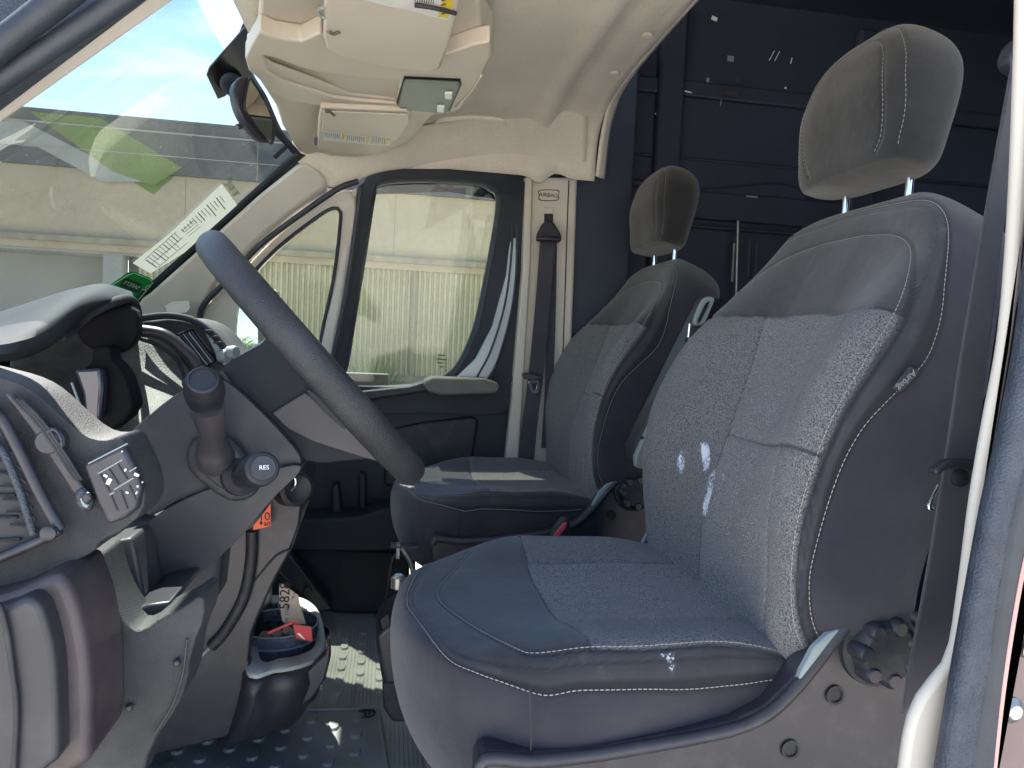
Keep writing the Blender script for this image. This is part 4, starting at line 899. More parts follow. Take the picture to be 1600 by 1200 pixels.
# radio / far centre vents beyond
prism('center_vent_housing', [(274, 522, 1.285), (300, 512, 1.285), (338, 562, 1.285), (320, 578, 1.285)], (0, .01, 0), MOUNT, dash, .004, 3)
for i in range(6):
    f_ = i/5; tube('vent_slat', [P(278+21*f_, 525-7*f_, 1.278), P(317+17*f_, 574-10*f_, 1.278)], .0014, SEALB if i % 2 else GREYT, dash, n=3, seg=6)
tube('pod_arch', [(216, 516, 1.26), (257, 524, 1.26), (291, 551, 1.26), (309, 573, 1.26)], .010, BLKS, dash, seg=12)
prism('radio_face', [(316, 506, 1.30), (330, 512, 1.30), (356, 545, 1.30), (364, 562, 1.30), (352, 572, 1.30), (340, 555, 1.30)], (0, -.012, 0), GREYT, dash, .003, 2)
for i in range(3): box('radio_key', P(326+i*7, 517+i*9, 1.284), (.014, .004, .004), INK, dash, .001)
for px, py in ((345, 556), (358, 551)): lathe('radio_knob', P(px, py, 1.29), (.85, -.5, .1), [(0, .011), (.012, .011), (.015, .009)], GREYT, dash, 20)
tube('dash_edge_bead', [(222, 497, 1.29), (262, 493, 1.29), (300, 500, 1.29), (330, 520, 1.29), (352, 545, 1.29)], .006, VISORP, dash, seg=10)
# near end of the dash: grained shell, vent, thumb wheel, switch bank
prof('dash_shell', [(-120, 560), (-10, 585), (30, 598), (60, 617), (95, 650), (132, 681), (160, 689), (188, 682), (200, 697), (228, 760), (224, 800), (190, 830), (152, 848), (150, 860), (110, 882), (60, 910), (-120, 960)], .66, .715, DASH, dash, .016, 5, cut=1)
prism('shell_groove_panel', [(8, 612, .655), (24, 614, .655), (70, 655, .655), (135, 757, .655), (150, 790, .655), (140, 800, .655), (118, 770, .655), (60, 680, .655)], (0, -.006, 0), BLKS, dash, .003, 3)
for k in range(3): tube('groove_line', [(20+k*7, 622+k*1, .6475), (62+k*6, 668, .6475), (118+k*5, 750, .6475)], .0012, BLK, dash, seg=6)
lathe('thumb_wheel', P(84, 688, .66), (0, -1, 0), [(-.01, .012), (.009, .012), (.012, .009)], BLKS, dash, 28)
tube('thumb_wheel_rim', [P(72, 676, .647), P(84, 671, .647), P(94, 682, .647), P(97, 698, .647)], .0012, SEALB, dash, seg=8)
prism('latch_plate', [(121, 764, .655), (137, 757, .655), (151, 778, .655), (150, 787, .655), (134, 797, .655), (124, 786, .655)], (0, -.008, 0), SEALB, dash, .003, 3)
prism('latch_button', [(131, 770, .646), (143, 766, .646), (148, 779, .646), (138, 787, .646), (131, 780, .646)], (0, -.006, 0), BLKS, dash, .002, 2)
tube('latch_highlight', [(128, 778, .6455), (132, 788, .6455), (138, 791, .6455)], .0018, GREYT, dash, seg=8)
sw = prism('switch_bank', [(138, 722, .652), (200, 692, .652), (217, 722, .652), (229, 758, .652), (222, 790, .652), (204, 805, .652), (176, 816, .652), (160, 780, .652)], (0, -.012, 0), BLKS, dash, .004, 3)
def swp(x, y, o=.0): return P(120+x*120/1029, 680+y*140/1200, .6395-o)
for a, b in (((155, 380), (680, 110)), ((285, 515), (615, 325)), ((500, 730), (755, 575)), ((440, 797), (505, 760)), ((705, 485), (800, 430))):
    tube('switch_line', [swp(*a), swp(*b)], .0006, GREYT, sw, n=3, seg=6)
for a, b in (((430, 450), (560, 660)), ((545, 385), (680, 590)), ((460, 810), (545, 1010)), ((590, 740), (680, 990)), ((700, 670), (800, 880)), ((310, 520), (440, 760))):
    tube('switch_gap', [swp(*a), swp(*b)], .0007, INK, sw, n=3, seg=6)
for x, y, w_, h_ in ((385, 545, .004, .0025), (430, 620, .004, .007), (650, 465, .002, .003), (800, 530, .005, .003), (800, 770, .0015, .003), (606, 218, .0012, .002), (880, 630, .0015, .0015), (675, 768, .003, .002), (815, 685, .002, .002)):
    box('switch_symbol', swp(x, y, .0005), (w_*.8, .0008, h_*.8), WHITEB, sw, .0004, R=rotY(.45))
# side vent
vent = prof('side_vent_recess', [(-120, 610), (-10, 645), (12, 690), (45, 745), (72, 800), (92, 832), (80, 840), (20, 870), (-120, 930)], .652, .66, INK, dash, .002, 2)
tube('vent_frame', [(-40, 630, .648), (0, 652, .648), (30, 705, .648), (62, 770, .648), (94, 828, .648)], .0045, BLKS, dash, 40)
tube('vent_frame', [(94, 828, .645), (60, 846, .645), (0, 872, .645), (-60, 900, .645)], .004, BLKS, dash, 30)
tube('vent_bar', [(-30, 690, .645), (0, 700, .645), (30, 765, .645), (52, 835, .645)], .003, SEALB, dash, 30)
for i in range(7):
    y0 = 700+i*20
    tube('vent_slat', [P(-20+i*6, y0, .648), P(8+i*8, y0+4, .648), P(34+i*4, y0+16, .648)], .0013, BLK, dash, n=8, seg=6)
for i in range(4): tube('vent_slat', [P(-60, 735+i*38, .65), P(20+i*4, 740+i*34, .65)], .0014, BLK, dash, n=4, seg=6)
lathe('vent_stud', P(76, 833, .64), (0, -1, 0), [(0, .006), (.002, .006), (.003, .004)], BLKS, dash, 20)
# lower end panels
prof('end_panel', [(-140, 960), (0, 935), (62, 905), (96, 890), (118, 940), (134, 1000), (142, 1080), (140, 1230), (-140, 1230)], .62, .70, PINK, dash, .018, 5, cut=1)
prof('end_panel_face', [(-140, 985), (0, 952), (55, 925), (80, 990), (90, 1060), (92, 1230), (-140, 1230)], .600, .64, SHROUD, dash, .010, 4, cut=1)
tube('end_seam', [(-40, 935, .597), (0, 948, .597), (20, 1050, .597), (26, 1120, .597), (20, 1230, .597)], .0022, BLK, dash, seg=8)
prof('knee_panel', [(96, 890), (150, 856), (165, 915), (180, 950), (205, 985), (225, 985), (250, 965), (285, 950), (318, 925), (320, 965), (300, 1010), (292, 1070), (275, 1110), (235, 1165), (220, 1230), (60, 1230), (80, 1000)], .70, .76, DASH, dash, .014, 5, cut=1)
tube('knee_seam', [(105, 1010, .697), (160, 980, .697), (210, 1040, .697), (250, 1010, .697), (270, 990, .697)], .0012, INK, dash, seg=6) if False else None
tube('knee_seam', [(12, 1075, .699), (120, 1010, .699), (200, 1070, .699), (270, 1010, .699)], .0010, INK, dash, seg=6) if False else None
tube('knee_edge', [(292, 998, .695), (286, 1050, .695), (270, 1100, .695), (240, 1150, .695)], .0012, SHROUD, dash, seg=8)
for px, py in ((203, 1105), (277, 1035)): lathe('trim_clip', P(px, py, .698), (0, -1, 0), [(0, .0035), (.002, .003), (.003, .002)], SHROUD, dash, 14)
prof('pocket_liner', [(160, 850), (205, 840), (212, 860), (225, 930), (236, 945), (232, 956), (196, 975), (178, 930)], .78, .84, SHROUD, dash, .006, 3)
prof('pocket_floor', [(192, 960), (230, 945), (268, 940), (262, 955), (215, 985), (205, 985)], .74, .90, BLKS, dash, .003, 2)
prof('pocket_back', [(150, 820), (300, 800), (350, 850), (340, 940), (240, 960), (180, 930)], .96, 1.02, DARK, dash, .01, 2)
# centre console
prof('console_panel', [(452, 730), (470, 752), (473, 775), (468, 820), (452, 865), (430, 905), (405, 960), (393, 990), (388, 1030), (394, 1052), (405, 1063), (440, 1064), (480, 1050), (508, 1022), (515, 1000), (516, 1030), (508, 1062), (490, 1090), (455, 1118), (380, 1146), (300, 1166), (215, 1186), (180, 1200), (230, 1090), (300, 990), (330, 900), (300, 870), (330, 800), (400, 740)], 1.26, 1.285, BLKS, dash, .006, 3)
prof('console_body', [(452, 738), (468, 775), (462, 820), (446, 865), (424, 905), (400, 960), (385, 1000), (380, 1140), (300, 1160), (215, 1180), (180, 1200), (230, 1090), (300, 990), (330, 900), (300, 870), (330, 800), (400, 740)], 1.288, 1.58, BLKS, dash, .010, 3)
tube('console_rib', [(394, 830, 1.255), (392, 880, 1.255), (380, 935, 1.255), (352, 985, 1.255), (330, 1010, 1.255)], .010, BLK, dash, 40, seg=10)
tube('console_seam', [(455, 858, 1.257), (430, 870, 1.257), (400, 905, 1.257), (392, 912, 1.257)], .0018, INK, dash, seg=6)
tube('console_crease', [(330, 1010, 1.255), (290, 1050, 1.255), (255, 1100, 1.255)], .0025, GREYT, dash, seg=6)
lathe('ignition_barrel', P(452, 762, 1.235), (.5, -.86, .1), [(0, .030), (.03, .028), (.034, .022), (.030, .016), (.030, 0)], BLK, dash, 30, cap=False)
tube('ignition_ring', [P(446, 742, 1.205), P(458, 744, 1.20), P(462, 756, 1.20), P(456, 766, 1.205)], .003, CHROME, dash, seg=8)
# cup holder tray
def rimpt(px, py, Z=.885): return QZ(px, py, Z)
rim = [rimpt(x, y) for x, y in ((384, 935), (420, 934), (455, 934), (480, 942), (497, 958), (506, 985), (508, 1010), (500, 1030), (470, 1045), (430, 1052), (384, 1050))]
rim = np.array(rim); rc = rim.mean(0)
def ringat(s, dz, dx=0): return cat((rc+(rim-rc)*s+A(dx, 0, dz)), 64, True)
cupG = [ringat(1.0, 0), ringat(1.035, -.008), ringat(1.05, -.03), ringat(1.03, -.07, -.01), ringat(.94, -.11, -.03), ringat(.78, -.135, -.06), ringat(.4, -.145, -.08)]
grid('cup_tray_outer', np.array(cupG), BLKS, dash, solid=.002, closed_u=True)
holes_out = ringat(1.0, .0); inner_r = ringat(.80, .001)
grid('cup_tray_rim', np.array([holes_out, ringat(.985, .006), ringat(.88, .008), ringat(.74, .004), ringat(.70, -.02), ringat(.68, -.06), ringat(.3, -.062)]), MATR, dash, solid=.001, closed_u=True)
cx, cy = rimpt(478, 985)[0], rimpt(478, 985)[1]
for (px, py, r) in ((492, 992, .036), (466, 950, .034)):
    c = rimpt(px, py)
    lathe('cup_well', A(c[0]-.012, c[1], c[2]-.012), (0, 0, 1), [(-.05, .0), (-.05, r*.9), (.012, r), (.018, r*1.06), (.016, r*1.12)], DASH if False else BLK, dash, 36, cap=False)
# sticker on the lower shroud side / console
stk = prism('inspection_sticker', [(423, 787, 1.245), (423, 822, 1.245), (396, 828, 1.245), (396, 822, 1.245)], (0, -.001, 0), ORG, None, 0)
tag(stk, 'torn orange sticker with black numbers on the dark console', 'sticker')
stt = text('lettering', '2019', P(413, 808, 1.243), (-1, 0, -.1), (.1, 0, 1), .019, INK, stk); 
text('lettering', '06', P(417, 819, 1.243), (-1, 0, 0), (0, 0, 1), .010, INK, stk)
prism('punch_mark', [(405, 817, 1.2435), (408, 814, 1.2435), (411, 817, 1.2435), (408, 821, 1.2435)], (0, -.0006, 0), INK, stk, 0)

# ================================================================== STEERING COLUMN
colm = thing('steering_column', 'smooth grey steering column shroud carrying two black stalks', 'steering column', tuple(P(330, 760, .95)))
prof('upper_shroud', [(196, 684), (225, 655), (265, 622), (300, 600), (340, 585), (380, 615), (430, 665), (478, 720), (455, 735), (300, 770), (232, 812), (222, 790), (228, 760), (214, 720), (200, 695)], .86, 1.02, SHROUD, colm, .030, 8, cut=2, ang=30)
prof('lower_shroud', [(222, 818), (300, 772), (400, 740), (472, 722), (468, 740), (446, 760), (419, 787), (392, 821), (365, 850), (333, 880), (302, 906), (272, 926), (245, 934), (232, 910), (222, 860)], .85, .93, SHROUD, colm, .028, 8, cut=2, ang=30)
prism('stalk_bezel', [(292, 712, .853), (300, 688, .853), (320, 676, .853), (350, 676, .853), (372, 688, .853), (392, 718, .853), (408, 740, .853), (408, 760, .853), (396, 775, .853), (376, 782, .853), (352, 779, .853), (300, 738, .853)], (0, -.010, 0), BLK, colm, .005, 4, cut=1)
prism('stalk_plate', [(303, 710, .8425), (312, 692, .8425), (328, 684, .8425), (350, 685, .8425), (366, 694, .8425), (384, 722, .8425), (398, 744, .8425), (396, 758, .8425), (380, 771, .8425), (356, 770, .8425), (310, 734, .8425)], (0, -.003, 0), SHROUD, colm, .003, 3, cut=1)
STALKM = pmat('stalk_stem_plastic', (.055, .050, .056), .5, bump=(1200, .0002))
st1 = lathe('wiper_stalk', P(337, 712, .84), P(319, 608, .76)-P(337, 712, .84), [(-.01, .020), (.006, .020), (.012, .0165), (.02, .0130), (.05, .0135), (.085, .0170), (.088, .0170)], STALKM, colm, 36)
ax = P(318, 598, .75)-P(331, 690, .82)
lathe('stalk_cap', P(321, 622, .775), P(316, 588, .735)-P(321, 622, .775), [(0, .0178), (.012, .0186), (.014, .0194), (.030, .0182), (.040, .0145), (.041, .0122), (.039, .0118), (.039, 0)], BLK, st1, 40, cap=False)
st2 = lathe('indicator_stalk', P(378, 744, .84), P(412, 732, .76)-P(378, 744, .84), [(-.01, .021), (.003, .021), (.010, .014), (.03, .012), (.045, .014)], BLKS, colm, 36)
d2 = P(424, 727, .715)-P(390, 740, .80)
lathe('stalk_cap', P(391, 739, .795), d2, [(0, .0115), (.006, .0155), (.02, .0172), (.048, .0175), (.056, .0165), (.058, .0140)], BLK, st2, 40)
nd = d2/np.linalg.norm(d2)
fc = P(391, 739, .795)+nd*.0585
lathe('stalk_button', fc-nd*.001, d2, [(0, .0125), (.002, .0125), (.003, .0115)], SHROUD, st2, 32)
rx, ry = plane_dirs(nd)
text('stalk_lettering', 'RES', fc+nd*.0035, tuple(rx), tuple(ry), .0062, WHITEB, st2)

# ================================================================== STEERING WHEEL
whl = thing('steering_wheel', 'black four spoke steering wheel seen almost edge on from the side', 'steering wheel', tuple(P(490, 560, .95)))
pt, pb_ = P(337, 388, .93), P(640, 733, .93); cw = (pt+pb_)/2; R_ = np.linalg.norm(pb_-pt)/2; e1 = (pb_-pt)/np.linalg.norm(pb_-pt)
vc = cw-CP; n1 = np.cross(vc, e1); n1 /= np.linalg.norm(n1); n2 = np.cross(A(0, 1, 0), e1); n2 /= np.linalg.norm(n2)
if np.dot(n1, n2) < 0: n1 = -n1
nw = n1*.85+n2*.15; nw -= e1*np.dot(nw, e1); nw /= np.linalg.norm(nw); e2 = np.cross(nw, e1)
if e2[1] < 0: e2 = -e2
if nw[0] > 0: nw = -nw          # nw points to the front of the van
th = np.linspace(0, 2*math.pi, 121)[:-1]
path = [cw+R_*(math.cos(t)*e1+math.sin(t)*e2) for t in th]
G = []
for k, t in enumerate(th):
    rad = math.cos(t)*e1+math.sin(t)*e2
    G.append([path[k]+.0165*math.cos(s)*rad+.0185*math.sin(s)*nw for s in np.linspace(0, 2*math.pi, 25)[:-1]])
GRIP = pmat('grip_rubber', (.026, .027, .031), .42, bump=(700, .0014), var=(15, .25), dust=(30, .5, .8, (.07, .07, .075), .4))
rimo = grid('rim', np.array(G), GRIP, whl, closed_u=True, closed_v=True)
fixn(rimo)
def wp(px, py, dy=0):  # point in side view at the hub's lateral station
    return P(px, py, .88)
prism('hub', [wp(342, 577), wp(372, 556), wp(418, 532), wp(424, 505), wp(470, 552), wp(540, 625), wp(600, 690), wp(622, 722), wp(600, 716), wp(545, 720), wp(490, 726), wp(450, 706), wp(400, 660), wp(352, 612)], (.005, .12, 0), pmat('hub_plastic', (.014, .016, .021), .62, bump=(1200, .0003), var=(8, .2), spec=.3), whl, .012, 5, cut=1)
prism('hub_insert', [wp(425, 645)+A(0, -.001, 0), wp(478, 612)+A(0, -.001, 0), wp(545, 668), wp(590, 710), wp(596, 722), wp(560, 712), wp(490, 690), wp(450, 670)], (0, -.004, 0), pmat('grey_spoke_insert', (.055, .050, .055), .5, bump=(900, .0003)), whl, .0015, 2)
prism('spoke_slot', [wp(478, 610), wp(484, 607), wp(520, 634), wp(548, 662), wp(546, 669), wp(536, 668), wp(505, 640)], (0, -.008, 0), INK, whl, .001, 2)
lathe('hub_screw', wp(371, 641), (0, -1, 0), [(0, .007), (.001, .007), (.001, .005), (-.006, .005)], BLK, whl, 18)
prism('thumb_rest', [(372, 559, .90), (400, 540, .90), (418, 528, .90), (419, 535, .90), (405, 547, .90), (380, 562, .90)], (0, -.012, 0), GREYT, whl, .003, 3)
tube('column_gap', [(345, 580, .872), (380, 626, .872), (420, 665, .872), (455, 705, .872)], .0035, BLK, whl, seg=8)
tube('gap_edge', [(355, 600, .869), (378, 624, .869), (380, 633, .869)], .0018, STEEL, whl, seg=8)
for sgn, t in ((1, math.pi/2), (1, math.pi*1.5), (1, .55), (1, -.55)):
    rad = math.cos(t)*e1+math.sin(t)*e2
    tube('spoke', [cw+rad*.03, cw+rad*.12, cw+rad*R_*.98], [.012, .012, .012], BLKS, whl, seg=12)
prism('horn_pad', [cw+nw*.008+.07*(math.cos(a)*e1+math.sin(a)*e2)*(1 if i % 2 else 1.05) for i, a in enumerate(np.linspace(0, 2*math.pi, 17)[:-1])], tuple(-nw*.018), BLK, whl, .006, 3)

# ================================================================== OVERHEAD SHELF, VISORS, LAMP
oh = thing('overhead_console', 'cream overhead shelf with open tray and map lamp above the windscreen', 'overhead console', (-.05, 1.3, 1.93))
p0, nn = A(-.2, 1.4, 1.905), A(-.10, 0, 1)
def O(px, py, dz=0): return QP(px, py, p0+A(0, 0, dz), nn)
prism('header_panel', [O(428, 160, .035), O(440, 195, .03), O(466, 238, .0), O(500, 250, .0), O(560, 246, .0), O(600, 236, .0), O(640, 222, .02), O(668, 190, .035), O(690, 170, .035), O(690, 120, .035), O(430, 120, .035)], (0, 0, .03), VINYL, oh, .008, 4)
prism('shelf_base', [O(385, 95, .03), O(402, 60, .03), O(410, -60, .03), O(745, -60, .03), O(752, 40, .03), O(768, 60, .03), O(770, 90, .03), O(722, 172, .03), O(430, 165, .03)], (0, 0, .05), VINYL, oh, .006, 3)
cons_o = [(383, 92), (390, 76), (405, 50), (430, 60), (470, 66), (500, 52), (520, 62), (600, 78), (690, 88), (740, 70), (765, 66), (768, 86), (752, 120), (722, 170), (700, 178), (650, 178), (540, 169), (500, 166), (450, 156), (425, 145), (405, 125), (388, 110)]
cons_i = [(412, 88), (416, 88), (420, 89), (430, 90), (450, 98), (470, 106), (500, 113), (540, 118), (580, 122), (615, 124), (626, 126), (624, 134), (622, 148), (620, 160), (616, 163), (590, 160), (560, 158), (520, 153), (490, 143), (465, 136), (440, 128), (418, 112)]
ring('shelf_fascia', [O(x, y) for x, y in cons_o], [O(x, y) for x, y in cons_i], (0, 0, .030), VINYL, oh, bevel=.004, seg=3, smoothed=False)
prism('tray_back', [O(405, 80, .024), O(640, 112, .024), O(635, 175, .004), O(500, 165, .004), O(405, 125, .010)], (0, 0, .004), VINYL, oh, .001, 1)
prism('tray_lip', [O(412, 90, .006), O(424, 100, .006), O(500, 128, .006), O(545, 148, .006), O(618, 156, .006), O(618, 166, .006), O(540, 162, .006), O(500, 156, .006), O(424, 134, .006)], (0, 0, .006), PINK if False else VINYL, oh, .002, 2)
lamp = prism('map_lamp', [O(633, 122, -.001), O(717, 126, -.001), O(718, 132, -.001), O(700, 172, -.001), O(694, 174, -.001), O(626, 167, -.001), O(622, 160, -.001), O(630, 128, -.001)], (0, 0, -.006), LAMP, oh, .003, 3)
prism('lamp_shadow_gap', [O(631, 119, -.0005), O(720, 123, -.0005), O(722, 132, -.0005), O(703, 175, -.0005), O(624, 169, -.0005), O(619, 160, -.0005)], (0, 0, .002), DARK, oh, .001, 1)
for px, py in ((701, 146), (689, 167)): prism('lamp_switch', [O(px-6, py-4, -.007), O(px+6, py-4, -.007), O(px+5, py+6, -.007), O(px-6, py+5, -.007)], (0, 0, -.005), CHROME if False else WHITEB, lamp, .002, 2)
tube('shelf_trim_line', [O(712, 168, -.002), O(735, 145, -.002), O(752, 118, -.002)], .0025, VINYL, oh, seg=8)
dz = -.022
v1 = thing('sun_visor', 'large near sun visor with white and yellow warning label, folded up above the driver', 'sun visor', tuple(O(610, 60, dz)), 'sun visors')
prism('visor_board', [O(508, -60, dz), O(506, 20, dz), O(505, 60, dz), O(510, 78, dz), O(530, 90, dz), O(590, 104, dz), O(650, 112, dz), O(672, 114, dz), O(688, 108, dz), O(700, 78, dz), O(713, 30, dz), O(728, -60, dz)], (0, 0, .016), VINYL, v1, .006, 4)
tube('visor_notch', [O(513, 48, dz-.0005), O(521, 52, dz-.0005), O(530, 49, dz-.0005)], .0035, BROWN, v1, seg=8)
tube('visor_hook', [O(508, 28, dz), O(500, 24, dz+.003), O(498, 16, dz+.003), O(504, 12, dz)], .0025, GREYT, v1, seg=8)
lab = prism('warning_label', [O(560, -4, dz-.001), O(600, 8, dz-.001), O(640, 16, dz-.001), O(668, 24, dz-.001), O(690, 29, dz-.001), O(701, 30, dz-.001), O(705, 26, dz-.001), O(716, -30, dz-.001), O(560, -40, dz-.001)], (0, 0, -.0005), WHITEP, v1, 0)
prism('label_yellow', [O(684, 26, dz-.0018), O(700, 28, dz-.0018), O(710, 0, dz-.0018), O(716, -30, dz-.0018), O(700, -30, dz-.0018)], (0, 0, -.0003), YEL, lab, 0)
for i in range(9): tube('print_line', [O(648+i*3.6, 6-i*.1, dz-.002), O(652+i*3.6, -14, dz-.002)], .0006, GREYINK, lab, n=3, seg=6)
for i in range(4): tube('print_line', [O(690, 22-i*7, dz-.0025), O(697, 20-i*7, dz-.0025)], .0009, INK, lab, n=3, seg=6)
pen = tube('black_zip_tie', [O(648, 8, dz-.006), O(680, 13, dz-.008), O(712, 21, dz-.006)], .0032, INK, None, seg=8); tag(pen, 'short black strap lying across the yellow label of the near sun visor', 'strap')
dz2 = -.012
v2 = thing('sun_visor', 'small far sun visor with a narrow printed label strip above the passenger side', 'sun visor', tuple(O(570, 205, dz2)), 'sun visors')
prism('visor_board', [O(501, 168, dz2), O(497, 190, dz2), O(495, 228, dz2), O(499, 234, dz2), O(509, 235, dz2), O(511, 242, dz2), O(516, 244, dz2), O(580, 242, dz2), O(592, 238, dz2), O(612, 226, dz2), O(622, 217, dz2), O(641, 188, dz2), O(642, 178, dz2), O(636, 174, dz2)], (0, 0, .012), VINYL, v2, .004, 3)
prism('visor_flap', [O(505, 172, dz2-.001), O(502, 205, dz2-.001), O(540, 209, dz2-.001), O(576, 211, dz2-.001), O(618, 217, dz2-.001), O(622, 216, dz2-.001), O(640, 188, dz2-.001), O(638, 177, dz2-.001)], (0, 0, -.003), VINYL, v2, .0015, 2)
tube('visor_notch', [O(508, 174, dz2-.004), O(516, 175, dz2-.004), O(522, 180, dz2-.004)], .003, BROWN, v2, seg=8)
prism('visor_pivot', [O(489, 215, dz2), O(495, 214, dz2), O(495, 228, dz2), O(490, 227, dz2)], (0, 0, .01), GREYINK, v2, .002, 2)
l2 = prism('printed_label', [O(505, 204, dz2-.0045), O(537, 208, dz2-.0045), O(575, 213, dz2-.0045), O(611, 219, dz2-.0045), O(608, 228, dz2-.0045), O(580, 226, dz2-.0045), O(505, 219, dz2-.0045)], (0, 0, -.0004), WHITEP, v2, 0)
for a in (535, 573, 605):
    prism('label_yellow', [O(a, 208+(a-535)*.15, dz2-.0053), O(a+4, 208.4+(a-535)*.15, dz2-.0053), O(a+3, 217+(a-535)*.14, dz2-.0053), O(a-1, 217+(a-535)*.14, dz2-.0053)], (0, 0, -.0002), YEL, l2, 0)
for i in range(30):
    x = 508+i*3.2
    if min(abs(x-537), abs(x-575), abs(x-607)) < 4: continue
    y = 206.5+(x-508)*.125; tube('print_line', [O(x, y, dz2-.0052), O(x-.6, y+6+2*(i*7 % 3)*.5, dz2-.0052)], .0007, GREYINK, l2, n=2, seg=5)

# ================================================================== REAR VIEW MIRROR
mir = thing('rear_view_mirror', 'black rear view mirror hanging from a dark plate on the windscreen', 'mirror', tuple(wpx(370, 120)))
plate = [(318, 112), (322, 100), (355, 62), (380, 32), (396, -10), (412, -30), (404, 30), (398, 70), (384, 98), (392, 118), (404, 135), (372, 150), (350, 141), (346, 145), (334, 149), (326, 132)]
pp = np.array([wpx(x, y, .006) for x, y in plate])
prism('mount_plate', list(pp), (.70*.004, 0, -.71*.004), BLKS, mir, .001, 1)
tg_ = [(421, 240), (426, 245), (446, 228), (441, 222)]
prism('dark_tab', [wpx(x, y, .006) for x, y in tg_], (.0015, 0, -.0015), SEALB, van, 0)
lathe('mirror_mount', wpx(350, 118, .010), (.7, -.25, -.68), [(0, .026), (.012, .025), (.026, .018), (.034, .012)], MOUNT, mir, 30)
tube('mirror_arm', [wpx(347, 114, .03), P(358, 132, 1.36), P(372, 150, 1.32), P(388, 168, 1.28)], [.020, .020, .013, .010], MOUNT, mir, seg=20)
mY = 1.28
hc = P(400, 170, mY)
hs_ = [(372, 120), (385, 116), (392, 120), (412, 152), (427, 186), (428, 205), (423, 226), (412, 226), (392, 205), (376, 180), (368, 152), (367, 134)]
gs = [(389, 122), (396, 130), (413, 157), (426, 187), (427, 204), (422, 225), (405, 205), (391, 186), (382, 172), (381, 158), (385, 136)]
_d = ray(402, 172); _d /= np.linalg.norm(_d); _r = A(.75, .55, .42); _r /= np.linalg.norm(_r); nm = _r-_d; nm /= np.linalg.norm(nm)
prism('mirror_shell', [QP(x, y, hc, nm) for x, y in hs_], tuple(-nm*.018), BLKS, mir, .006, 4, cut=1, back=.85)
prism('mirror_face', [QP(x, y, hc+nm*.002, nm) for x, y in gs], tuple(-nm*.002), pmat('mirror_face', (.55, .52, .48), .03, metal=1), mir, .0004, 1)
ring('mirror_rim', [QP(x+(x-402)*.05, y+(y-172)*.03, hc+nm*.001, nm) for x, y in gs], [QP(x-(x-402)*.06, y-(y-172)*.04, hc+nm*.001, nm) for x, y in gs], tuple(nm*.003), BLK, mir, 60, .0006, 1)
tube('mirror_lever', [P(384, 194, mY), P(377, 197, mY-.01), P(370, 199, mY-.015)], [.004, .005, .005], BLKS, mir, seg=12)

# ================================================================== WINDSCREEN PAPER AND STICKER
def quadon(pts, off=.006): return [wpx(x, y, off) for x, y in pts]
pap = prism('windscreen_paper', quadon([(205, 409), (262, 362), (344, 285), (371, 322), (300, 384), (232, 425), (222, 420)], .004), (.0004, 0, -.0004), PAPT, None, 0)
tag(pap, 'white printed permit paper taped inside the windscreen near the far pillar', 'paper')
pc, pr = wpx(344, 300, .0055), wpx(225, 405, .0055)
def pq(u, v):  # u along the paper (0 lower, 1 upper), v across
    a = wpx(216, 404, .0055)*(1-u)+wpx(343, 292, .0055)*u; b = wpx(240, 420, .0055)*(1-u)+wpx(362, 318, .0055)*u; return a*(1-v)+b*v
for i in range(26):
    u = .03+i*.0365
    if .40 < u < .46: continue
    v0 = random.uniform(.08, .2); v1_ = random.uniform(.5, .92) if u < .4 or u > .62 else random.uniform(.3, .5)
    tube('print_line', [pq(u, v0), pq(u, v1_)], .0009 if i % 3 else .0014, GREYINK, pap, n=2, seg=5)
for v in (.1, .55, .93): tube('print_line', [pq(.03, v), pq(.42, v)], .0007, GREYINK, pap, n=2, seg=5)
for v in (.25, .4, .55, .7): tube('print_line', [pq(.47, v), pq(.62, v)], .0007, GREYINK, pap, n=2, seg=5)
tap = prism('tape_strip', quadon([(342, 284), (352, 290), (362, 305), (371, 300), (362, 286), (356, 268), (352, 285)], .0045), (.0004, 0, -.0004), GLASSD, pap, 0)
gst = prism('green_sticker', quadon([(170, 442), (196, 424), (206, 422), (232, 432), (237, 438), (214, 468), (196, 480), (160, 460)], .004), (.0004, 0, -.0004), GRNT, None, 0)
tag(gst, 'green mirrored oil change sticker at the bottom corner of the windscreen', 'sticker')
a_, b_ = wpx(190, 441, .006), wpx(216, 451, .006)
prism('sticker_band', quadon([(190, 430), (218, 441), (212, 455), (184, 444)], .0056), (.0004, 0, -.0004), INK, gst, 0)
xdv = a_-b_; upv = wpx(205, 430, .006)-wpx(200, 448, .006)
text('lettering', 'SAFETY', wpx(201, 442.5, .0068), tuple(xdv), tuple(upv), .017, GRNL, gst)
text('lettering', '2', wpx(224, 447, .0062), tuple(xdv), tuple(upv), .030, GRNL, gst)
tube('sticker_border', quadon([(172, 442), (197, 426), (206, 424), (231, 434), (234, 439), (212, 466)], .0058), .0011, GRNL, gst, seg=6, smooth_path=False)

